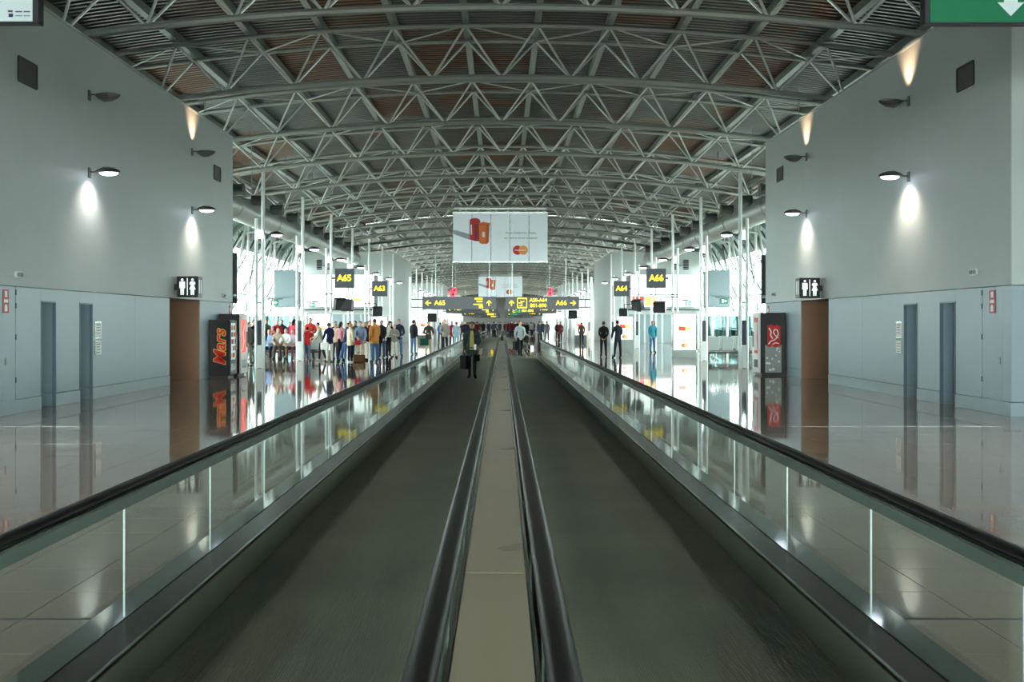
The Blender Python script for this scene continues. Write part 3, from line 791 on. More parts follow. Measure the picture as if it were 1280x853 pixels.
def mast(s, y, n, light):
    t = thing('light_mast', '%s pair of white posts with lamp, counted along the gate %s side' % (ORD[n], SIDE[s]), 'light mast', (s * 8.93, y, 0), 0 if s < 0 else PI, 'light masts along the concourse')
    put('tall_pole', tall_me, t, (.125, 0, 0)); put('short_pole', short_me, t, (-.125, 0, 0))
    put('base_panel', basep_me, t); put('display_board', board_me, t); put('junction_box', jbox_me, t); put('cross_bar', cross_me, t)
    put('lamp_arm', arm_me, t, (.18, 0, 4.93))
    h = put('lamp_head', head_me['down'], t, (.2, 0, 4.95)); put('lens', lens_me['down'], h)
    if light: spot('lamp_light', (.75, 0, 4.8), (2.2, 0, 0) if light > 1 else (.75, 0, 0), 60 * light, (1, .97, .9) if light > 1 else (1, .93, .84), 120 if light > 1 else 110, .7, t).data.shadow_soft_size = .8  # wide inward beams are for the added masts out of view
n = 0
for i in range(16):
    y = 37.8 + PITCH * i
    if 84.0 < y < 102.5: continue
    for s in (-1, 1): mast(s, y, n, i < 5)
    n += 1
for y in (-14.7, -7.2, .3, 7.8, 13.6):           # unseen masts, added with strong lamps to brighten floor and walkways
    for s in (-1, 1): mast(s, y, n, 6.5)
    n += 1

# ---- ducts with jet nozzles
for s in (-1, 1):
    t = thing('ventilation_duct', 'big round grey air duct with side nozzles under the roof, gate %s side' % SIDE[s], 'duct', (s * 11.6, 36, 6.72))
    MB().tube((0, 0, 0), (0, 44, 0), .56, 20).build('duct_tube', M['duct'], t, True)
    for k in range(12):
        MB().path([(0, k * PITCH / 2 + .2, 0), (0, k * PITCH / 2 + .3, 0)], .58, 20).build('duct_flange', M['duct'], t, True)
    nz = MB().tube((-s * .45, 0, .42), (-s * 1.0, 0, .42), .24, 14).tube((-s * .95, 0, .42), (-s * 1.04, 0, .42), .27, 14).mesh('jet_nozzle', M['nozzle'], True)
    for k in range(11): put('jet_nozzle', nz, t, (0, 2.2 + k * PITCH / 2, 0))
    for k in range(6): MB().tube((0, 4 + k * PITCH, .5), (0, 4 + k * PITCH, roof_z(11.6) - 6.71), .02, 6).build('hanger_rod', M['truss_paint'], t)

# ================================================================== HANGING SIGNS
def corner_white():
    d = 15.0; x1 = at(48, d); z0 = hz(28.5, d)
    t = thing('hanging_sign', 'white backlit hanging sign with a tiny blue emblem in its corner', 'sign', (x1, d, z0))
    B(-3.0, 0, 0, .18, 0, 1.3).build('sign_case', M['dark_grey'], t, bevel=.008)
    f = B(-2.95, -.085, -.012, 0, .02, 1.27).build('sign_face', M['panel_white_lit'], t)
    B(-.43, -.365, -.016, -.012, .08, .13).build('emblem', M['blue_print'], f); B(-.44, -.37, -.016, -.012, .15, .18).build('emblem', M['grey_print'], f)
    for z in (.09, .15): 
        B(-.33, -.23, -.015, -.012, z, z + .018).build('small_print', M['grey_print'] if z > .1 else M['shadow_print'], f); B(-.21, -.115, -.015, -.012, z, z + .018).build('small_print', M['grey_print'] if z > .1 else M['shadow_print'], f)
    for x in (-2.6, -.4): MB().tube((x, .09, 1.3), (x, .09, 5.1), .02, 6).build('hanger_rod', M['truss_paint'], t)
corner_white()
def corner_green():
    d = 15.0; x0 = at(1156, d); z0 = hz(29.5, d)
    t = thing('hanging_sign', 'green hanging sign with a white arrow pointing down', 'sign', (x0, d, z0))
    B(0, 3.0, 0, .18, 0, 1.3).build('sign_case', M['dark_grey'], t, bevel=.008)
    f = B(.075, 2.95, -.012, 0, .02, 1.27).build('sign_face', M['green_sign'], t)
    cx = at(1263, d) - x0; tz = hz(20.5, d) - z0
    MB().prism([(cx, tz), (cx + .195, tz + .2), (cx + .10, tz + .2), (cx + .10, tz + .62), (cx - .10, tz + .62), (cx - .10, tz + .2), (cx - .195, tz + .2)], -.017, -.012).build('down_arrow', M['panel_white_lit'], f)
    for x in (.4, 2.6): MB().tube((x, .09, 1.3), (x, .09, 5.1), .02, 6).build('hanger_rod', M['truss_paint'], t)
corner_green()

def gate_sign(txt, xc, zc, d, w_, label):
    t = thing('gate_sign', label, 'sign', (at(xc, d), d, hz(zc, d)))
    B(-w_ / 2, w_ / 2, 0, .16, -w_ / 2, w_ / 2).build('sign_box', M['sign_grey'], t, bevel=.01)
    text(txt, w_ * .46, 'gate_letters', M['yellow_lit'], t, (0, -.01, 0), offset=w_ * .012, space=.95)
    sx = -1 if xc < 628 else 1
    B(min(sx * w_ / 2, sx * (w_ / 2 + .14)), max(sx * w_ / 2, sx * (w_ / 2 + .14)), .05, .11, -.05, .05).build('side_bracket', M['dark_grey'], t)
    return t
d3, d5 = 37.8 + 2 * PITCH - .2, 37.8 + 4 * PITCH - .2
gate_sign('A65', 430.5, 348, d3, 1.0, 'square dark gate sign reading A65 in yellow')
gate_sign('A63', 474.5, 361, d5, 1.02, 'square dark gate sign reading A63 in yellow')
gate_sign('A66', 820.5, 348, d3, 1.0, 'square dark gate sign reading A66 in yellow')
gate_sign('A64', 777, 361, d5, 1.0, 'square dark gate sign reading A64 in yellow')

def plane_icon(cx, cz, s, mb, y0, y1):
    c, n = math.cos(.45), math.sin(.45)
    def R(p): return (cx + (p[0] * c - p[1] * n) * s, cz + (p[0] * n + p[1] * c) * s)
    mb.prism([R(p) for p in [(-.5, -.05), (.45, -.05), (.52, .0), (.42, .07), (-.42, .07), (-.55, .22), (-.62, .22)]], y0, y1)
    mb.prism([R(p) for p in [(.12, .02), (-.18, -.36), (-.3, -.36), (-.12, .02)]], y0 - .001, y1)
    mb.prism([R(p) for p in [(.12, .03), (-.1, .34), (-.2, .34), (-.12, .03)]], y0 - .001, y1)
    mb.prism([(cx - .5 * s, cz - .62 * s), (cx + .1 * s, cz - .62 * s), (cx + .1 * s, cz - .52 * s), (cx - .5 * s, cz - .52 * s)], y0, y1)
def icon_plane_frame(t, cx, cz, h, k=1.0):
    fr = MB(); w_ = h
    for a in (-1, 1):
        fr.box(cx - w_ / 2, cx + w_ / 2, -.012, 0, cz + a * h / 2 - .035 * k, cz + a * h / 2 + .035 * k); fr.box(cx + a * w_ / 2 - .02 * k, cx + a * w_ / 2 + .02 * k, -.012, 0, cz - h / 2, cz + h / 2)
    fr.build('icon_frame', M['yellow_lit'], t)
    mb = MB(); plane_icon(cx, cz + .05, h * .62, mb, -.012, 0); mb.build('plane_icon', M['yellow_lit'], t)
def icon_baggage(t, cx, cz, k):
    mb = MB(); mb.box(cx - .24 * k, cx + .24 * k, -.012, 0, cz + .20 * k, cz + .31 * k).box(cx - .12 * k, cx + .24 * k, -.012, 0, cz + .05 * k, cz + .13 * k)
    mb.build('bag_icon', M['yellow_lit'], t)
    mb = MB(); mb.box(cx - .32 * k, cx + .24 * k, -.012, 0, cz - .11 * k, cz - .05 * k).box(cx + .02 * k, cx + .27 * k, -.012, 0, cz - .31 * k, cz - .15 * k); mb.build('trolley_icon', M['yellow_lit'], t)
def direction_pair(d, k, near):
    z0, z1 = (hz(387, 62), hz(371, 62))
    h = (z1 - z0)
    desc = 'wide dark direction sign' if near else 'further dark direction sign, partly hidden'
    # left panel: gates of the A65 side
    x0, x1 = at(528, 62), at(620, 62); w_ = x1 - x0
    t = thing('direction_sign', (desc + ' reading A65 with a yellow arrow pointing to that gate') if near else desc + ' behind the A65 one', 'sign', (x0, d, z0))
    B(0, w_, 0, .2, 0, h).build('sign_box', M['sign_grey'], t, bevel=.01)
    mb = MB(); arrow(mb, .35, h / 2, .36, PI / 2, -.012, 0); mb.build('arrow', M['yellow_lit'], t)
    text('A65' if near else 'A67', .40, 'gate_letters', M['yellow_lit'], t, (1.06, -.01, h / 2), offset=.008)
    icon_baggage(t, w_ - 1.05, h / 2, 1.0); mb = MB(); arrow(mb, w_ - .42, h / 2, .36, 0, -.012, 0); mb.build('arrow', M['yellow_lit'], t)
    fr = MB().box(-.7, 0, .06, .12, .1, .16).box(-.7, 0, .06, .12, h - .2, h - .14); fr.build('side_frame', M['dark_grey'], t)
    MB().tube((-.74, .1, -z0), (-.74, .1, h + 1.2), .09, 10).build('support_post', M['white_steel'], t, True)
    for x in (.8, w_ - .4): MB().tube((x, .1, h), (x, .1, h + 5.9), .02, 6).build('hanger_rod', M['truss_paint'], t)
    # right panel: gates of the A66 side
    x0, x1 = at(632, 62), at(724, 62); w_ = x1 - x0
    t = thing('direction_sign', (desc + ' reading A66 with a plane symbol and gate ranges') if near else desc + ' behind the A66 one', 'sign', (x0, d, z0))
    B(0, w_, 0, .2, 0, h).build('sign_box', M['sign_grey'], t, bevel=.01)
    mb = MB(); arrow(mb, .36, h / 2, .36, 0, -.012, 0); mb.build('arrow', M['yellow_lit'], t)
    icon_plane_frame(t, 1.0, h / 2, .56)
    text('A20-A64', .29, 'gate_letters', M['yellow_lit'], t, (1.98, -.01, h / 2 + .17), offset=.008)
    text('B01-B90', .29, 'gate_letters', M['yellow_lit'], t, (1.98, -.01, h / 2 - .16), offset=.008)
    text('A66' if near else 'A68', .40, 'gate_letters', M['yellow_lit'], t, (w_ - 1.08, -.01, h / 2), offset=.008)
    mb = MB(); arrow(mb, w_ - .36, h / 2, .36, -PI / 2, -.012, 0); mb.build('arrow', M['yellow_lit'], t)
    if not near: B(.9, 1.5, -.012, 0, .05, h - .05).build('green_field', M['exit_green'], t)
    fr = MB().box(w_, w_ + .7, .06, .12, .1, .16).box(w_, w_ + .7, .06, .12, h - .2, h - .14).box(w_ + .34, w_ + .37, .06, .12, .1, h - .15); fr.build('side_frame', M['dark_grey'], t)
    MB().tube((w_ + .74, .1, -z0), (w_ + .74, .1, h + 1.2), .09, 10).build('support_post', M['white_steel'], t, True)
    for x in (.4, w_ - .8): MB().tube((x, .1, h), (x, .1, h + 5.9), .02, 6).build('hanger_rod', M['truss_paint'], t)
direction_pair(62.0, 1, True)
direction_pair(88.0, 1, False)
for j, d in enumerate((122.0, 160.0)):
    for s in (-1, 1):
        z0 = hz(387, 62); t = thing('direction_sign', 'small distant direction sign, %s row behind the %s one' % (('third', 'fourth')[j], SIDE[s]), 'sign', (s * 2.6 + .02, d, z0))
        B(-2.2, 2.2, 0, .2, 0, .75).build('sign_box', M['sign_grey'], t)
        mb = MB(); arrow(mb, s * 1.8, .37, .4, -s * PI / 2, -.02, 0); arrow(mb, -s * 1.8, .37, .4, 0, -.02, 0); mb.build('arrow', M['yellow_lit'], t)
        text('A6%d' % (j * 2 + (7 if s < 0 else 8)), .42, 'gate_letters', M['yellow_lit'], t, (s * 1.0, -.02, .37), offset=.01)
        B(-s * 1.2 - .4, -s * 1.2 + .4, -.02, 0, .12, .62).build('pictogram', M['yellow_lit' if s < 0 else 'exit_green'], t)
        for x in (-1.8, 1.8): MB().tube((x, .1, .75), (x, .1, roof_z(3) - z0 + .02), .014, 6).build('hanger_rod', M['truss_paint'], t)

# red glowing letters above the direction signs
def neon(s):
    d = 70.0
    x = at(565.5 if s < 0 else 687, d); z = hz(365.5, d)
    t = thing('neon_sign', ('red glowing figure-eight sign above the A65 direction sign' if s < 0 else 'red glowing letter sign above the A66 direction sign'), 'sign', (x, d, z))
    if s < 0:
        text('8', .92, 'neon_letter', M['red_neon'], t, (.0, 0, -.04), offset=.006, shear=.25)
        MB().path([(-.3, 0, .0), (-.1, 0, .06), (.1, 0, .02)], .035, 6).build('neon_stroke', M['red_neon'], t, True)
    else:
        text('B', .74, 'neon_letter', M['red_neon'], t, (0, 0, 0), offset=.006, shear=.3)
    MB().tube((0, .1, .1), (0, .1, roof_z(x) - z + .02), .014, 6).build('hanger_rod', M['truss_paint'], t)
    B(-.12, .12, .02, .12, -.25, .3).build('back_bar', M['dark_grey'], t)
neon(-1); neon(1)

# ================================================================== BANNERS
def phone_boxes(t, x, z, k, lit=False):
    r, o = (M['red_lit'], M['orange_lit']) if lit else (M['red_print'], M['orange_print'])
    rd, od = (M['red_lit'], M['orange_lit']) if lit else (M['red_dark'], M['orange_dark'])
    q = lambda pts: [(x + a * k, z + b_ * k) for a, b_ in pts]
    if not lit: MB().prism(q([(-.98, .42), (-.75, .38), (0, .17), (0, -.17), (-.35, -.05), (-.98, .18)]), -.003, 0).build('printed_shadow', M['shadow_print'], t)
    b_ = MB().prism(q([(0, 1.0), (.06, 1.08), (.2, 1.13), (.42, 1.13), (.58, 1.06), (.64, .98), (.64, -.27), (.3, -.24), (0, -.15)]), -.007, 0).build('red_box_print', r, t)
    MB().prism(q([(0, .72), (.64, .72), (.64, .76), (0, .78)]), -.010, -.007).build('print_band', rd, b_)
    MB().prism(q([(.30, .72), (.64, .72), (.64, -.27), (.3, -.24)]), -.0095, -.007).build('print_side', rd, b_)
    MB().prism(q([(.06, .74), (.14, .74), (.15, .14), (.07, .14)]), -.011, -.007).build('print_lettering', M['white_print'], b_)
    b_ = MB().prism(q([(.55, .82), (.8, .90), (1.2, .84), (1.24, .8), (1.19, .74), (1.15, -.32), (1.02, -.42), (.72, -.42), (.58, -.35)]), -.014, -.007).build('orange_box_print', o, t)
    MB().prism(q([(.55, .76), (1.22, .74), (1.22, .70), (.55, .72)]), -.018, -.014).build('print_band', od, b_)
    MB().prism(q([(1.0, .72), (1.17, .72), (1.14, -.32), (1.02, -.42), (1.0, -.4)]), -.017, -.014).build('print_side', od, b_)
    MB().prism(q([(.76, .3), (.92, .3), (.92, -.02), (.76, -.02)]), -.018, -.014).build('print_lettering', M['white_print'], b_)
def circles(t, x, z, r, lit=False, name='MasterCard'):
    MB().prism(disc(x - r * .62, z, r, 24), -.008, 0).build('red_circle', M['red_lit'] if lit else M['red_print'], t)
    MB().prism(disc(x + r * .62, z, r, 24), -.010, -.002).build('orange_circle', M['orange_lit'] if lit else M['logo_orange'], t)
    text(name, r * .50, 'logo_letters', M['white_print'], t, (x, -.014, z), offset=r * .012)
def banner(d, x0, x1, y0, y1, label, full):
    X0, X1, Z1, Z0 = at(x0, d), at(x1, d), hz(y0, d), hz(y1, d); w_, h = X1 - X0, Z1 - Z0
    t = thing('hanging_banner', label, 'banner', (X0, d, Z0)); n = 5
    for i in range(n):
        B(w_ * i / n + .018, w_ * (i + 1) / n - .018, 0, .03, 0, h).build('banner_panel', M['banner_white'], t)
    MB().box(0, w_, .012, .05, h, h + .09).build('top_rail', M['steel'], t); MB().box(0, w_, .012, .05, -.05, 0).build('bottom_rail', M['steel'], t)
    MB().box(.05, w_ - .05, .06, .12, h + .22, h + .32).build('carrier_beam', M['truss_paint'], t)
    for x in (.3, w_ / 2, w_ - .3): MB().tube((x, .09, h + .05), (x, .25, CZ - Z0 - .1), .014, 6).build('hanger_rod', M['truss_paint'], t)
    k = w_ / 5.54
    phone_boxes(t, .98 * k, h * .51, k * .97)
    for j, ln in enumerate(('From Oxford to Osaka,', 'no card is more accepted.')):
        text(ln, .185 * k, 'slogan_line', M['grey_print'], t, (3.97 * k, -.004, h * (.595 - .105 * j)))
    circles(t, 3.93 * k, h * .235, .27 * k)
banner(56.0, 566, 685, 267, 327, 'large white five-panel banner with red and orange boxes under the roof', True)
banner(123.5, 598, 653, 346.5, 371, 'smaller white banner hanging far behind the large one', True)

# ================================================================== BACKLIT ADVERTISEMENTS
def kiosk(x, d, w_, z0, z1, label, art=True):
    t = thing('advert_kiosk', label, 'advertisement', (x, d, 0), group='backlit advertisement kiosks')
    B(-w_ / 2 - .04, w_ / 2 + .04, 0, .35, 0, z0).build('plinth', M['seat_grey'], t, bevel=.01)
    B(-w_ / 2 - .05, w_ / 2 + .05, .02, .33, z0, z1 + .05).build('case', M['steel'], t)
    f = B(-w_ / 2, w_ / 2, 0, .02, z0 + .03, z1).build('lit_face', M['white_lit'], t)
    if art:
        h = z1 - z0; zz = z0 + h * .62
        MB().prism([(-.30, zz - .13), (.05, zz - .16), (.05, zz + .06), (-.30, zz + .08)], -.008, 0).build('red_print', M['red_lit'], f)
        MB().prism([(.02, zz - .13), (.28, zz - .10), (.28, zz + .03), (.02, zz + .03)], -.010, 0).build('orange_print', M['orange_lit'], f)
        circles(f, 0, z0 + h * .14, .1, True)
    return t
for s, n in ((1, 'A66'), (-1, 'A65')):
    kiosk(s * 8.75 + .0, 49.0, 1.05, .36, 2.12, 'bright backlit advert kiosk beside the third pair of posts, gate %s side' % n)
    kiosk(s * 7.0, 58.3, .86, .72, 2.02, 'bright backlit advert kiosk nearer the walkway, gate %s side' % n)
    kiosk(s * 6.9, 90.0, .95, .6, 2.1, 'distant backlit advert kiosk in front of the second block, gate %s side' % n)
for s in (-1, 1):
    t = thing('advert_board', 'huge overexposed backlit advert on the distant block face, gate %s side' % SIDE[s], 'advertisement', (s * 13.3 + (.05 if s > 0 else 0), 84.9, 3.0))
    B(-2.75, 2.75, -.2, .0, 0, 2.7).build('case', M['steel'], t); f = B(-2.7, 2.7, -.22, -.2, .04, 2.66).build('lit_face', M['white_lit'], t)
    if s > 0:
        for m, a, b_ in ((M['red_lit'], -2.6, -1.6), (M['orange_lit'], -1.5, -.6)):
            B(a, b_, -.225, -.22, .1, .9).build('red_print' if m is M['red_lit'] else 'orange_print', m, f)
    else: B(1.0, 1.7, -.225, -.22, .5, .7).build('orange_print', M['orange_lit'], f)
    for k in range(2):
        MB().ell((-1.2 + k * 2.4, -.5, 3.35), (.35, .3, .16), 10, 6).build('shade', M['grey_volume'], t, True)
        MB().tube((-1.2 + k * 2.4, -.5, 3.35), (-1.2 + k * 2.4, 0, 3.25), .03, 6).build('lamp_arm', M['lamp_shell'], t)

# ---- distant shop fronts with lit fascias along both sides
for s in (-1, 1):
    for j in range(7):
        y = 103.5 + j * 6.6 if j < 7 else 0
        t = thing('shop_front', '%s far lit shop front beyond the second block, gate %s side' % (ORD[j], SIDE[s]), 'shop front', (s * 7.35, y, 0), group='far lit shop fronts')
        B(0, s * .3, 0, 6.4, 2.35, 3.1).build('lit_fascia', M['white_lit'], t)
        B(s * .05, s * .25, 0, .25, 0, 2.35).build('shop_pillar', M['white_steel'], t)
        B(s * .55, s * .6, .3, 6.3, 0, 2.3).build('back_panel', M[('wood_brown', 'panel_white_lit', 'grey_volume')[j % 3]], t)
        B(s * .1, s * .45, .8, 5.6, 0, 1.0).build('counter', M[('white_steel', 'grey_volume', 'wood_brown')[j % 3]], t)

# ---- hanging screens
scr = MB().box(-.36, .36, -.02, .42, -.32, .32).mesh('screen_housing', M['black'], bevel=.03)
scf = B(-.30, .30, -.03, -.018, -.25, .25).mesh('screen_face', M['dark_grey'])
def monitor(x, y, d, rz, label, n=2, k=1.0, tilt=.25):
    t = thing('hanging_monitor', label, 'monitor', (at(x, d), d, hz(y, d)), 0, 'hanging monitors')
    for q in range(n):
        h = put('screen_housing', scr, t, (q * .34 * k, q * .3, -q * .08)); h.rotation_euler = (tilt, 0, rz + q * 2.4); h.scale = (k, k, k)
        put('screen_face', scf, h)
    sx = -1 if x < 628 else 1
    if abs(at(x, d)) < 6.8: MB().tube((0, .2, .2), (0, .2, roof_z(at(x, d)) - hz(y, d)), .015, 6).build('hanger_rod', M['truss_paint'], t)
    else: MB().path([(sx * .1, .1, .2), (sx * .1, .1, .55), (sx * (at(x, d) * sx < 9 and max(.3, 9.06 - abs(at(x, d)))), .1, .55)], .03, 6).build('bracket_arm', M['dark_grey'], t)
monitor(427, 381, d3, .5, 'pair of tilted black monitors under the A65 gate sign', 2, .88)
monitor(472, 390, d5, .2, 'black monitor under the A63 gate sign', 1, .9)
monitor(795, 382, d3, -.7, 'pair of tilted black monitors between the A64 and A66 gate signs', 2, .8)
monitor(824, 385, d3, -.3, 'black monitor under the A66 gate sign', 1, .85)
monitor(779, 391, d5, -.2, 'black monitor under the A64 gate sign', 1, .75)
monitor(716, 394, 75.1, 0, 'small far black monitor before the A64 gate, near the walkway', 1, .9)
monitor(540, 398, 75.1, 0, 'small far black monitor beyond the A63 gate, near the walkway', 1, .9)

# ---- exit signs on brackets
for x, y, d, lab in ((343, 378.5, 45.3, 'small green exit sign hanging by the second posts, gate A65 side'), (905, 376.5, 45.3, 'small green exit sign hanging by the second posts, gate A66 side'), (390, 381.5, 60.27, 'small green exit sign above the backlit kiosk near gate A65'), (860, 379.5, 60.27, 'small green exit sign above the backlit kiosk near gate A66')):
    t = thing('exit_sign', lab, 'sign', (at(x, d), d, hz(y, d)))
    B(-.17, .17, 0, .08, -.12, .12).build('sign_box', M['exit_green'], t, bevel=.006)
    B(-.09, -.02, -.004, 0, -.07, .07).build('running_figure', M['white_lit'], t); mb = MB(); arrow(mb, .07, 0, .12, PI / 2, -.004, 0); mb.build('arrow', M['white_lit'], t)
    B(-.34, .34, .0, .10, .13, .2).build('bracket', M['grey_volume'], t)
    sx = -1 if x < 628 else 1; L = 9.06 - abs(at(x, d)); B(min(0, sx * L), max(0, sx * L), .01, .05, .2, .25).build('bracket_arm', M['grey_volume'], t)

# ================================================================== GATE LOUNGES
for s in (-1, 1):
    # glazed partition of the boarding room
    t = thing('glass_partition', 'teal glass partition with white mullions in the lounge, gate %s side' % SIDE[s], 'partition', (s * 13.2, 62.0, 0))
    mu = B(-.06, .06, -.05, .05, 0, 2.15).mesh('mullion', M['white_steel']); gp = B(-.4, .4, -.008, .008, .12, 2.1).mesh('glass_pane', M['partition_glass'])
    for k in range(6):
        put('mullion', mu, t, (-2.2 + k * .88, 0, 0))
        if k < 5: put('glass_pane', gp, t, (-2.2 + k * .88 + .44, 0, 0))
    B(-2.3, 2.3, -.07, .07, 2.1, 2.28).build('head_rail', M['white_steel'], t); B(-2.3, 2.3, -.05, .05, 0, .12).build('base_rail', M['steel'], t)
    # raised grey enclosure of the boarding bridge
    t = thing('bridge_enclosure', 'plain grey boxed boarding bridge head on legs, gate %s side' % SIDE[s], 'enclosure', (s * 14.0, 66.0, 0))
    B(-.7, .7, 0, 1.8, 2.7, 5.1).build('enclosure_box', M['grey_volume'], t, bevel=.03)
    for x in (-.6, .6):
        for y in (.1, 1.7): MB().tube((x, y, 0), (x, y, 2.7), .08, 8).build('leg', M['white_steel'], t)
# beam seating
seat_b = B(-.25, .25, -.03, .03, .44, 1.06).mesh('backrest', M['seat_grey'], bevel=.02)
seat_s = B(-.25, .25, -.48, 0, .40, .45).mesh('seat', M['dark_grey'], bevel=.02)
def bench(x, y, n, rz, label):
    t = thing('lounge_bench', label, 'bench', (x, y, 0), rz, 'benches in the lounges')
    L = n * .62
    for k in range(n):
        u = -L / 2 + .31 + k * .62
        b_ = put('backrest', seat_b, t, (u, 0.02, 0)); b_.rotation_euler = (-.10, 0, 0)
        put('seat', seat_s, t, (u, 0, 0))
    B(-L / 2, L / 2, -.28, -.20, .30, .38).build('beam', M['dark_grey'], t)
    for u in (-L / 2 + .5, L / 2 - .5): MB().path([(u, -.5, .02), (u, -.24, .1), (u, -.24, .32)], .035, 8).path([(u, .05, .02), (u, -.24, .1)], .035, 8).build('leg', M['steel'], t)
    return t
bench(11.05, 46.0, 6, PI, 'row of grey seats nearest the drinks machine, backs turned')
bench(11.6, 49.5, 6, PI, 'second row of grey seats in the lounge near gate A66')
bench(-10.3, 47.6, 6, 0, 'row of grey seats under the seated travellers')
bench(-10.6, 51.5, 6, 0, 'second row of grey seats behind the seated travellers')

# ================================================================== PEOPLE
CLOTH = {}
def cloth(rgb, rough=0.8):
    key = tuple(rgb)
    if key not in CLOTH: CLOTH[key] = mat('cloth_%d_%d_%d' % key, rgb, rough, vary=0.12, scale=7, bump=0.15, spec=0.18)
    return CLOTH[key]
M['skin'] = mat('skin', (206, 158, 132), 0.55, vary=0.05, scale=9)
M['skin_tan'] = mat('skin_tan', (176, 124, 98), 0.55, vary=0.05, scale=9)
M['eye'] = mat('eye', (30, 24, 22), 0.3); M['lip'] = mat('lip', (164, 96, 86), 0.5)
def hairm(rgb): return cloth(rgb, .6)

def joints(p):
    """forward kinematics of a 1.75 m figure facing -y; returns named points"""
    F = Vector((0, -1, 0)); Z = Vector((0, 0, 1)); X = Vector((1, 0, 0)); J = {}
    lean = math.radians(p.get('lean', 2)); side = math.radians(p.get('side', 0))
    sp = (Z * math.cos(lean) + F * math.sin(lean)) * math.cos(side) + X * math.sin(side)
    J['pelvis'] = Vector((0, 0, 0)); J['waist'] = sp * .15; J['chest'] = sp * .38; J['collar'] = sp * .50; J['neck'] = sp * .575
    nod = math.radians(p.get('nod', 4)); turn = math.radians(p.get('turn', 0))
    hd = (sp + F * math.sin(nod) * .6).normalized(); J['head'] = J['neck'] + hd * .125 + F * .018
    J['hdir'] = hd; J['turn'] = turn
    for sd, n in ((-1, 'R'), (1, 'L')):       # the figure's left is +x when it faces -y
        a, k, o = p.get('leg' + n, (2, 4, 3)); a, k, o = map(math.radians, (a, k, o))
        hp = X * sd * .09 + Z * -.03; J['hip' + n] = hp
        th = (F * math.sin(a) - Z * math.cos(a)) * math.cos(o) + X * sd * math.sin(o); J['knee' + n] = hp + th * .43
        sh = (F * math.sin(a - k) - Z * math.cos(a - k)) * math.cos(o * .5) + X * sd * math.sin(o * .5); J['ankle' + n] = J['knee' + n] + sh * .42
        fa = a - k; J['toe' + n] = J['ankle' + n] + (F * math.cos(fa) + Z * math.sin(fa)) * .15 - Z * .055 * math.cos(fa) + X * sd * .03
        up, ab, el, inn = map(math.radians, p.get('arm' + n, (4, 9, 12, 10)))
        sho = J['collar'] + X * sd * .185 - sp * .02; J['sho' + n] = sho
        ua = (F * math.sin(up) - Z * math.cos(up)) * math.cos(ab) + X * sd * math.sin(ab); J['elb' + n] = sho + ua * .29
        fo = (F * math.sin(up + el) - Z * math.cos(up + el)) * math.cos(inn) - X * sd * math.sin(inn); J['wri' + n] = J['elb' + n] + fo * .25
        J['fdir' + n] = fo
    low = min(min(J['ankleR'].z, J['ankleL'].z) - .075, min(J['toeR'].z, J['toeL'].z) - .03)
    for k_ in list(J):
        if k_ not in ('hdir', 'turn', 'fdirR', 'fdirL'): J[k_] = J[k_] + Z * -low
    return J

def body_mesh(J, f):
    names = ['pelvis', 'waist', 'chest', 'collar', 'neck', 'head']
    edges = [('pelvis', 'waist'), ('waist', 'chest'), ('chest', 'collar'), ('collar', 'neck'), ('neck', 'head')]
    rad = {'pelvis': (.15, .11), 'waist': (.135, .10), 'chest': (.155, .112), 'collar': (.12, .085), 'neck': (.056, .056), 'head': (.062, .07)}
    for n in 'RL':
        names += ['hip' + n, 'knee' + n, 'ankle' + n, 'toe' + n, 'sho' + n, 'elb' + n, 'wri' + n]
        edges += [('pelvis', 'hip' + n), ('hip' + n, 'knee' + n), ('knee' + n, 'ankle' + n), ('ankle' + n, 'toe' + n), ('collar', 'sho' + n), ('sho' + n, 'elb' + n), ('elb' + n, 'wri' + n)]
        rad.update({'hip' + n: (.088, .088), 'knee' + n: (.06, .06), 'ankle' + n: (.042, .042), 'toe' + n: (.04, .034), 'sho' + n: (.066, .066), 'elb' + n: (.046, .046), 'wri' + n: (.031, .031)})
    me = bpy.data.meshes.new('body'); me.from_pydata([tuple(J[n]) for n in names], [(names.index(a), names.index(b_)) for a, b_ in edges], [])
    ob = bpy.data.objects.new('body', me); COL.objects.link(ob)
    sk = ob.modifiers.new('skin', 'SKIN'); sk.use_smooth_shade = True
    sd = me.skin_vertices[0].data
    for i, n in enumerate(names):
        r = rad[n]; sd[i].radius = (r[0] * f, r[1] * f); sd[i].use_root = (n == 'pelvis')
    sb = ob.modifiers.new('sub', 'SUBSURF'); sb.levels = 1; sb.render_levels = 1
    dg = bpy.context.evaluated_depsgraph_get(); out = bpy.data.meshes.new_from_object(ob.evaluated_get(dg))
    bpy.data.objects.remove(ob); bpy.data.meshes.remove(me)
    return out

SEGS = [('pelvis', 'waist', 'top', .14), ('waist', 'chest', 'top', .15), ('chest', 'collar', 'top', .14), ('neck', 'head', 'skin', .06), ('collar', 'neck', 'neck', .06)]
for n in 'RL':
    SEGS += [('hip' + n, 'knee' + n, 'leg', .08), ('knee' + n, 'ankle' + n, 'leg2', .055), ('ankle' + n, 'toe' + n, 'shoe', .04), ('sho' + n, 'elb' + n, 'arm', .058), ('elb' + n, 'wri' + n, 'fore', .042), ('collar', 'sho' + n, 'top', .07)]
def seg_dist(p, a, b_):
    d = b_ - a; t = max(0, min(1, (p - a).dot(d) / d.length_squared)); return (p - a - d * t).length, t

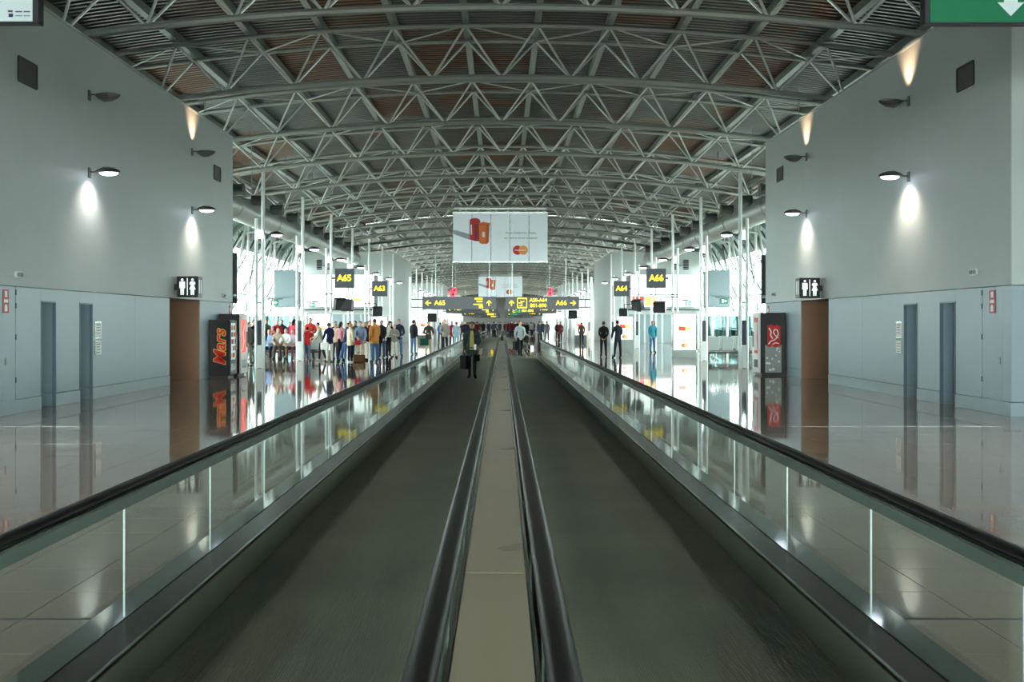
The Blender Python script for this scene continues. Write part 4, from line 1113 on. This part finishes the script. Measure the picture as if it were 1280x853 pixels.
def person(label, x, y, rz, h=1.74, top=(60, 60, 70), bottom=(40, 44, 60), shoes=(34, 30, 28), hair=(40, 30, 24), skin='skin', female=False, long_hair=False,
           sleeves='long', legs='long', hem=.06, open_shirt=None, skirt=False, cap=None, bald=False, z=0.0, fat=1.0, group='travellers', **pose):
    t = thing('person', label, 'person', (x, y, z), rz, group); t.scale = (h / 1.75,) * 3
    J = joints(pose); me = body_mesh(J, fat)
    V = [v.co.copy() for v in me.vertices]; Nn = [v.normal.copy() for v in me.vertices]
    polys = [tuple(p.vertices) for p in me.polygons]; bpy.data.meshes.remove(me)
    reg = []
    for pv in polys:
        c = sum((V[i] for i in pv), Vector()) / len(pv); best = None
        for (a, b_, r, rr) in SEGS:
            d, tt = seg_dist(c, J[a], J[b_]); d -= rr
            if best is None or d < best[0]: best = (d, r, tt, a)
        _, r, tt, a = best
        if r == 'leg' and tt < hem / .43: r = 'top+leg'
        if r == 'top' and a == 'pelvis' and tt < .35: r = 'top+leg'
        if r == 'fore' and tt > .93: r = 'skin'
        if r == 'neck' and tt > .42: r = 'skin'
        reg.append(r)
    # the body itself: one surface, with head, ears, nose, hands and fingers
    mb = MB(); mb.add(V, polys, 0)
    hd = J['hdir']; fw = Vector((math.sin(J['turn']), -math.cos(J['turn']), 0)); fw = (fw - hd * fw.dot(hd)).normalized(); sx = hd.cross(fw).normalized() * -1
    R = Matrix((sx, -fw, hd)).transposed(); hc = J['head'] + hd * .02
    mb.ell(hc, (.074, .094, .112), 12, 9, rot=R)
    P = lambda a, b_, c: hc + R @ Vector((a, b_, c))
    mb.ell(P(0, -.072, -.058), (.040, .030, .046), 8, 6, rot=R)                        # jaw
    mb.path([P(0, -.088, .012), P(0, -.112, -.022), P(0, -.094, -.03)], [.007, .014, .009], 6)   # nose
    for e in (-1, 1): mb.ell(P(e * .076, .004, -.005), (.011, .02, .03), 8, 5, rot=R)
    for e in (-1, 1): mb.ell(P(e * .030, -.086, .012), (.012, .008, .007), 6, 4, 1, R)
    for e in (-1, 1): mb.ell(P(e * .031, -.089, .032), (.018, .007, .004), 6, 4, 1, R)
    mb.ell(P(0, -.098, -.062), (.023, .01, .006), 6, 4, 2, R)
    for sd, n in ((-1, 'R'), (1, 'L')):
        w_, fd = J['wri' + n], J['fdir' + n].normalized()
        sdv = Vector((sd, 0, 0)); ac = fd.cross(sdv).normalized(); sdv = ac.cross(fd).normalized()   # ac: along the knuckles
        H = Matrix((sdv, ac, fd)).transposed(); Q = lambda a, b_, c: w_ + H @ Vector((a, b_, c))
        mb.ell(Q(0, 0, .05), (.018, .042, .055), 8, 6, rot=H)
        curl = pose.get('curl', .35)
        for k, (off, ln) in enumerate(((-.030, .066), (-.010, .078), (.010, .074), (.030, .058))):
            c1 = curl; pts = [Q(0, off, .085)]; a_ = 0
            for q in range(3):
                a_ += c1; pts.append(pts[-1] + H @ Vector((-math.sin(a_) * sd * sd, 0, math.cos(a_))) * ln / 3)
            mb.path(pts, [.0095, .009, .0085, .0065], 6)
        th = -1 if fd.z < -.5 else 1
        mb.path([Q(0, -.036, .03), Q(-.012, -.062, .058), Q(-.02, -.060, .088)], [.012, .0105, .008], 6)
    body = mb.build('body', [M[skin], M['eye'], M['lip']], t, True)
    # clothing: shells over the body
    def shell(name, regs, off, m, extra=None):
        fs = [pv for pv, r in zip(polys, reg) if r in regs]
        if not fs: return None
        idx = {}; b2 = MB()
        for pv in fs:
            for i in pv:
                if i not in idx: idx[i] = len(b2.v); b2.v.append(tuple(V[i] + Nn[i] * off))
        for pv in fs: b2.f.append(tuple(idx[i] for i in pv)); b2.mi.append(0)
        return b2.build(name, m, t, True)
    tops = {'top', 'top+leg', 'neck'} | ({'arm'} if sleeves != 'none' else set()) | ({'fore'} if sleeves == 'long' else set())
    bots = {'leg', 'top+leg'} | ({'leg2'} if legs == 'long' else set())
    shell('trousers', bots, .008, cloth(bottom)); tp = shell('jacket' if open_shirt else 'shirt', tops, .016, cloth(top))
    if skirt:
        c = (J['hipR'] + J['hipL']) / 2
        MB().path([c + Vector((0, 0, .08)), c + Vector((0, -.02, -.15)), c + Vector((0, -.03, -.52))], [.15, .19, .24], 12, flat=.75).build('skirt', cloth(bottom), t, True)
    shell('shoe', {'shoe'}, .010, cloth(shoes))
    if open_shirt:
        a, b_ = J['waist'], J['collar']; d = (b_ - a); f_ = Vector((0, -1, 0)); b2 = MB(); vs = []
        for q, ww in ((-.55, .075), (-.1, .072), (.4, .066), (.8, .055), (1.02, .05), (1.16, .034)):
            for e in (-1, -.4, .4, 1):
                vs.append(a + d * q + f_ * (.148 - .02 * abs(e) - (.045 * max(0, q - .6)) ) + Vector((e * ww, 0, 0)))
        b2.add([tuple(v) for v in vs], [(r * 4 + c, r * 4 + c + 1, r * 4 + c + 5, r * 4 + c + 4) for r in range(5) for c in range(3)])
        b2.build('shirt_front', cloth(open_shirt), t, True)
        MB().box(-.07, .07, -.16, -.13, J['pelvis'].z - .0, J['pelvis'].z + .03).build('belt', cloth((24, 22, 22)), t)
    # hair / cap
    if not bald:
        hb = MB(); hb.ell(hc + R @ Vector((0, .016, .022)), (.083, .094, .104), 12, 8, rot=R)
        keep = [i for i, v in enumerate(hb.v) if (Vector(v) - hc).dot(fw) < .040 + max(0, (Vector(v) - hc).dot(hd) - .045) * 1.5 and (Vector(v) - hc).dot(hd) > (-.06 if not long_hair else -.2)]
        ks = set(keep); hb.f = [f for f in hb.f if all(i in ks for i in f)]; hb.mi = [0] * len(hb.f)
        if long_hair: hb.path([P(0, .055, .05), P(0, .085, -.06), P(0, .085, -.2)], [.06, .075, .05], 8)
        hb.build('hair', hairm(hair), t, True)
    if cap:
        cb = MB(); cb.ell(hc + R @ Vector((0, .008, .05)), (.086, .098, .075), 12, 6, rot=R); cb.path([P(0, -.08, .045), P(0, -.16, .038)], [.06, .05], 8, flat=.15)
        cb.build('cap', cloth(cap), t, True)
    return t, J

def hold(J, t, n, k=1.0):                     # world position of a hand
    p = J['wri' + n] + J['fdir' + n] * .09
    return Matrix.Translation(t.location) @ Matrix.Rotation(t.rotation_euler.z, 4, 'Z') @ (p * t.scale.x)
def bag(name, label, loc, w_, d_, h, m, rz=0.0, handle=True, hang=True, cat='bag'):
    z0 = loc[2] - h - .10 if hang else loc[2]
    t = thing(name, label, cat, (loc[0], loc[1], max(z0, 0.004)), rz)
    mb = MB(); mb.box(-w_ / 2, w_ / 2, -d_ / 2, d_ / 2, 0, h); mb.build('bag_body', m, t, bevel=min(w_, d_, h) * .16)
    B(-w_ * .4, w_ * .4, -d_ / 2 - .012, -d_ / 2, h * .12, h * .6).build('front_pocket', m, t, bevel=.005)
    if handle: MB().path([(-w_ * .22, 0, h - .01), (-w_ * .18, 0, h + .09), (w_ * .18, 0, h + .09), (w_ * .22, 0, h - .01)], .012, 6).build('handle', m, t, True)
    return t
BLK = cloth((13, 13, 15)); FACE = 0.0; AWAY = PI

# ---- the man walking towards us on the left walkway
dW = 30.4
t, J = person('man in dark open suit and yellow-green shirt walking along the moving walkway', at(590, dW), dW, 0.0, 1.64, top=(50, 62, 60), bottom=(62, 70, 72), shoes=(22, 20, 18), hair=(26, 20, 16), skin='skin_tan', hem=.13, open_shirt=(170, 164, 96), z=.012, fat=1.06, legR=(13, 6, -1), legL=(-9, 12, -1), armR=(2, 10, 6, 2), armL=(8, 12, 52, 24), curl=.7, lean=3, nod=2)
h = hold(J, t, 'R'); bag('briefcase', 'black case held by the walking man in the dark suit', (h.x, h.y, h.z + .02), .14, .40, .40, BLK, .5)
h = hold(J, t, 'L'); tt = thing('paper', 'white folded paper in the hand of the walking man', 'paper', (h.x, h.y - .03, h.z - .02)); B(-.035, .035, -.01, .01, -.06, .10).build('sheet', M['white_print'], tt)
h2 = Vector((h.x + .06, h.y + .02, h.z)); bag('shoulder_bag', 'small black pouch hanging at the side of the walking man', (h2.x, h2.y, h2.z - .12), .16, .1, .2, BLK)
# ---- the man on the landing beyond the right walkway
dM = 51.3
t, J = person('man in pale grey shirt and black trousers stepping across the landing', at(650, dM), dM, .25, 1.72, top=(176, 186, 186), bottom=(24, 24, 30), shoes=(20, 18, 18), hair=(60, 48, 40), hem=0, z=.012, legR=(18, 6, 2), legL=(-10, 22, 2), armR=(-4, 14, 10, 4), armL=(10, 10, 40, 20), sleeves='long')
h = hold(J, t, 'R'); bag('briefcase', 'black bag carried by the man in the pale grey shirt', (h.x, h.y, h.z + .02), .2, .38, .42, BLK, .4)
# ---- two dark figures near gate A64
person('person in black suit seen from behind, hands clasped at the back', at(754.5, 50.6), 50.6, AWAY - .1, 1.70, top=(22, 20, 22), bottom=(18, 17, 19), hair=(38, 28, 24), hem=.14, armR=(-22, 6, 8, 28), armL=(-22, 6, 8, 28), turn=20)
person('man in dark navy jacket standing with legs apart near the A64 gate', at(772.5, 49.0), 49.0, AWAY + .5, 1.76, top=(28, 32, 42), bottom=(22, 24, 30), hair=(30, 24, 20), hem=.08, armR=(12, 16, 38, 18), armL=(8, 18, 30, 14), legR=(4, 4, 8), legL=(4, 4, 8))
person('person in teal jacket half hidden by the third posts of gate A66', at(815.5, 57.5), 57.5, .4, 1.74, top=(40, 118, 134), bottom=(58, 96, 124), hair=(30, 26, 24), hem=.12)

# ---- the queue in front of gates A65 and A63
Q = []
def queue(label, x, d, rz, h, **k): 
    r = person(label, at(x, d), d, rz, h, group='travellers queueing by the odd gates', **k); Q.append(r); return r
queue('tall man in red sweater standing with folded arms in the queue', 388, 47.8, .2, 1.86, top=(186, 62, 52), bottom=(70, 54, 50), hair=(46, 32, 26), armR=(12, 8, 75, 55), armL=(14, 8, 72, 55), fat=1.1)
queue('young person in bright red top and jeans behind the second posts', 384, 45.4, AWAY, 1.46, top=(206, 40, 44), bottom=(98, 122, 152), hair=(30, 24, 22), armR=(8, 24, 60, 30), armL=(8, 20, 60, 30))
queue('person in light blue top by the second posts, partly hidden', 376.5, 46.6, .8, 1.55, top=(138, 170, 206), bottom=(70, 40, 60), hair=(110, 78, 60), hem=.1)
queue('dark-haired person in grey-green shirt and black trousers leaning forward', 402, 45.2, -1.4, 1.66, top=(168, 168, 150), bottom=(26, 28, 38), hair=(24, 20, 18), shoes=(196, 186, 170), lean=12, legR=(10, 6, 2), legL=(-8, 10, 2), armR=(22, 6, 40, 4), armL=(14, 8, 30, 4))
queue('person in navy jacket with white sleeve stripes and white trousers', 412, 44.2, AWAY + .7, 1.64, top=(30, 36, 66), bottom=(222, 220, 208), hair=(44, 32, 26), lean=5, armR=(16, 14, 40, 8), armL=(10, 10, 40, 8), hem=.1)
b_ = bag('plastic_bag', 'white carrier bag beside the navy jacket with white trousers', (at(406, 44.1), 44.1, .95), .34, .16, .32, M['white_print'])
queue('long-haired woman in striped pink shirt and long black skirt', 425.5, 46.3, AWAY - .6, 1.68, top=(196, 138, 142), bottom=(28, 26, 32), hair=(26, 20, 20), long_hair=True, skirt=True, armR=(14, 10, 60, 20))
queue('person in navy top and jeans leaning back with legs stretched', 432, 45.0, -1.2, 1.66, top=(34, 44, 74), bottom=(70, 100, 144), hair=(40, 30, 26), lean=-10, legR=(18, 2, 3), legL=(6, 4, 3))
queue('woman in cream jacket and dark trousers with blond hair', 437.5, 43.8, AWAY - .9, 1.62, top=(214, 204, 176), bottom=(30, 34, 48), hair=(170, 130, 92), shoes=(210, 206, 196), hem=.16, fat=1.1)
queue('fair-haired woman just behind the cream jacket', 419, 47.4, 2.6, 1.62, top=(188, 170, 150), bottom=(60, 56, 60), hair=(178, 146, 108))
queue('man in denim shirt and beige shorts holding a red bag', 450.5, 45.0, .2, 1.70, top=(124, 142, 168), bottom=(196, 174, 142), legs='short', hair=(70, 52, 42), hem=.14, armR=(12, 10, 50, 20), armL=(10, 10, 30, 10), fat=1.05)
bag('handbag', 'red bag held by the man in the denim shirt', (at(447.5, 44.8), 44.78, 1.02), .24, .12, .2, cloth((190, 40, 56)))
bag('travel_bag', 'brown leather travel bag standing on the floor in the queue', (at(449, 43.7), 43.7, 0), .5, .25, .32, cloth((92, 62, 36)), hang=False)
queue('blond woman in black waistcoat and white trousers beside the denim shirt', 457.5, 46.0, -.9, 1.66, top=(32, 30, 34), bottom=(226, 222, 210), hair=(176, 134, 96), long_hair=True)
queue('man in tan suede jacket and blue jeans with dark shoulder bag', 469, 43.6, AWAY + .8, 1.80, top=(176, 116, 54), bottom=(56, 88, 124), hair=(60, 46, 38), hem=.14, fat=1.06, shoes=(40, 32, 26), armR=(8, 10, 22, 8))
bag('shoulder_bag', 'dark shoulder bag on the back of the tan suede jacket', (at(475, 43.9), 43.9, 1.22), .22, .14, .3, BLK)
queue('woman in black top and cap with raised elbow', 487, 52.2, .5, 1.72, top=(30, 30, 36), bottom=(28, 28, 34), hair=(56, 38, 30), cap=(36, 34, 40), armL=(30, 20, 80, 30))
queue('person in white and grey shirt carrying a black bag', 485, 50.6, .9, 1.62, top=(190, 192, 180), bottom=(24, 26, 34), hair=(110, 84, 64), lean=6)
bag('shoulder_bag', 'black bag slung over the white and grey shirt', (at(488, 50.4), 50.3, 1.08), .36, .16, .3, BLK)
queue('dark-haired person in grey top and white cropped trousers, arms folded', 493, 49.6, .1, 1.56, top=(150, 146, 134), bottom=(226, 222, 208), shoes=(110, 56, 44), hair=(24, 22, 26), legs='long', armR=(20, 12, 84, 40), armL=(20, 12, 84, 40), hem=.1)
queue('man in dark blue sweater and jeans at the rear of the queue', 498.5, 51.2, .2, 1.80, top=(44, 52, 72), bottom=(88, 116, 156), hair=(90, 66, 52), armR=(10, 12, 60, 30), armL=(10, 12, 40, 24))
queue('man in black jacket and blue jeans turned away by the far posts', 516.5, 55.0, AWAY - .7, 1.78, top=(26, 28, 32), bottom=(84, 112, 146), hair=(24, 20, 20), hem=.1)
queue('woman in olive jacket and beige trousers with a green bag', 535.5, 53.0, .3, 1.72, top=(74, 68, 56), bottom=(182, 160, 132), hair=(36, 28, 24), hem=.12, armR=(14, 16, 70, 30), armL=(16, 14, 60, 20))
bag('handbag', 'dark green bag at the side of the olive jacket', (at(530.5, 52.8), 52.8, .98), .42, .18, .36, cloth((26, 82, 66)))
queue('man in grey shirt and black trousers beyond the walkway glass', 556, 59.0, .2, 1.82, top=(150, 142, 132), bottom=(28, 28, 34), hair=(120, 84, 62), armR=(12, 14, 50, 20))
bag('backpack', 'blue pack beside the grey shirt beyond the glass', (at(551.5, 59.2), 59.1, 1.62), .3, .2, .42, cloth((60, 106, 190)))
queue('person in light blue shirt and pale jeans walking beyond the glass', 570.5, 64.0, AWAY, 1.68, top=(150, 172, 186), bottom=(136, 160, 178), hair=(70, 50, 40), legR=(10, 6, 2), legL=(-8, 12, 2))
queue('person in dark red top near the pale blue shirt beyond the glass', 565, 66.0, .3, 1.74, top=(150, 34, 54), bottom=(60, 50, 58), hair=(40, 28, 26))

queue('person in black coat between the striped shirt and the navy jacket', 419.5, 48.6, .4, 1.70, top=(24, 24, 28), bottom=(30, 30, 36), hair=(34, 26, 22))
queue('person in dark brown jacket behind the denim shirt', 444.5, 48.2, -.4, 1.72, top=(58, 44, 36), bottom=(34, 34, 40), hair=(60, 44, 34))
queue('person in maroon pullover behind the blond woman', 462, 48.0, .5, 1.74, top=(104, 40, 46), bottom=(40, 42, 50), hair=(44, 34, 28))
queue('person in black leather jacket behind the tan suede jacket', 477.5, 49.5, -.5, 1.76, top=(20, 20, 22), bottom=(48, 60, 84), hair=(30, 24, 22))
queue('person in charcoal coat behind the tall man in red', 395, 49.6, .1, 1.72, top=(52, 54, 60), bottom=(40, 40, 46), hair=(80, 62, 48))

# ---- travellers in the lounge near the snack machine
def lounge(label, x, d, rz, h, **k): return person(label, at(x, d), d, rz, h, group='travellers in the lounge by the snack machine', **k)
lounge('person in grey-brown top standing right behind the snack machines', 310.5, 41.5, 1.0, 1.66, top=(96, 94, 90), bottom=(120, 118, 108), hair=(34, 28, 26))
lounge('person in black standing beside the red and white machine front', 317, 42.0, .6, 1.74, top=(28, 26, 40), bottom=(20, 24, 30), hair=(44, 24, 26))
lounge('brown-haired person in dark top between the first posts', 326, 43.5, .3, 1.78, top=(52, 36, 34), bottom=(50, 40, 44), hair=(96, 66, 48))
SIT = dict(legR=(84, 82, 5), legL=(84, 82, 5), armR=(30, 8, 45, 18), armL=(30, 8, 45, 18), lean=4)
lounge('seated person in light blue shirt and black trousers on the grey bench', 337, 47.25, 0, 1.72, top=(146, 174, 214), bottom=(24, 24, 30), hair=(150, 106, 84), **SIT)
lounge('seated heavy person in grey-brown shirt on the grey bench', 348, 47.25, .1, 1.80, top=(160, 148, 134), bottom=(70, 62, 56), hair=(140, 112, 90), fat=1.2, **SIT)
lounge('seated person in white shirt on the grey bench', 358, 47.25, -.1, 1.78, top=(224, 238, 232), bottom=(110, 92, 76), hair=(150, 116, 96), **SIT)
lounge('seated person in pale mauve top at the bench end', 366.5, 47.25, -.2, 1.72, top=(196, 172, 180), bottom=(100, 60, 70), hair=(130, 92, 74), **SIT)
lounge('grey-haired person in dark red jacket standing behind the bench', 346.5, 50.3, .2, 1.76, top=(150, 30, 44), bottom=(90, 40, 50), hair=(170, 160, 146), armR=(12, 20, 60, 30))
lounge('dark-haired woman in bright pink-red top standing behind the bench', 367, 49.6, AWAY - .6, 1.80, top=(226, 56, 70), bottom=(150, 50, 70), hair=(24, 18, 20), long_hair=True)
lounge('person with pinkish shirt bending behind the bench', 339, 50.2, .6, 1.50, top=(206, 150, 150), bottom=(90, 80, 84), hair=(150, 110, 90), lean=14)

lounge('person in black jacket with crossed arms behind the bench end', 353, 52.2, -.3, 1.78, top=(26, 26, 30), bottom=(36, 38, 46), hair=(40, 30, 26), armR=(14, 10, 78, 50), armL=(14, 10, 74, 50))
lounge('person in purple pullover beyond the bench', 362, 53.0, .4, 1.68, top=(110, 70, 120), bottom=(40, 40, 50), hair=(60, 44, 36))
lounge('person in dark green jacket beyond the bench', 333.5, 52.6, -.2, 1.80, top=(40, 58, 48), bottom=(46, 44, 44), hair=(50, 40, 34))

# ---- distant walkers around the vanishing point
tints = [((34, 34, 42), 'near-black'), ((60, 66, 80), 'slate blue'), ((120, 40, 48), 'dark red'), ((150, 150, 150), 'light grey'), ((52, 60, 52), 'moss green'), ((80, 60, 48), 'brown'), ((170, 176, 182), 'pale blue'), ((38, 36, 40), 'charcoal')]
src, _ = person('far walker in near-black clothes, first on the odd-gate side after the second walkway pair', -2.9, 80, .2, 1.75, top=tints[0][0], bottom=(36, 36, 44), group='far walkers', legR=(12, 6, 2), legL=(-10, 14, 2))
spots = [(3.1, 84, 1), (-3.6, 92, 2), (4.2, 96, 3), (-2.4, 104, 4), (2.6, 108, 5), (-4.4, 112, 6), (1.1, 124, 0), (-1.6, 121, 1), (5.0, 88, 2), (-5.2, 86, 5), (-1.0, 132, 3), (2.2, 140, 0), (0.4, 134, 2), (-2.8, 146, 5), (3.6, 128, 6), (5.6, 104, 0), (-5.8, 100, 4), (-3.3, 128, 0), (1.8, 150, 1), (-0.6, 158, 6), (4.6, 116, 4), (5.9, 76, 5)]
rr = random.Random(3)
for k in range(30): spots.append((rr.uniform(-6.2, 6.2), 98 + k * 3.1, rr.choice((0, 0, 1, 7, 5, 7, 4, 2))))
spots.sort(key=lambda q: q[1])
cnt = {}; sm = {}
for ch in src.children:
    if ch.name.startswith('shirt'): base = ch.data
for c in range(len(tints)):
    sm[c] = base.copy(); sm[c].materials[0] = cloth(tints[c][0])
NTH = ORD
for k, (x, d, c) in enumerate(spots):
    side = 'odd-gate side' if x < 0 else 'even-gate side'; key = (c, side); n = cnt.get(key, 1 if key == (0, 'odd-gate side') else 0); cnt[key] = n + 1
    if 66 < d < 120: x = math.copysign(1.0 if abs(x) < 1.55 else max(abs(x), 2.5), x)
    r = dup(src, (x, d, .012 if abs(x) < 1.6 and 66 < d < 120 else 0), rr.choice((0.1, -.2, PI, PI - .2)), 'far walker in %s clothes, %s so dressed down the hall on the %s' % (tints[c][1], NTH[n], side))
    r.scale = (rr.uniform(.93, 1.04),) * 3
    for ch in r.children:
        if ch.name.startswith('shirt'): ch.data = sm[c]
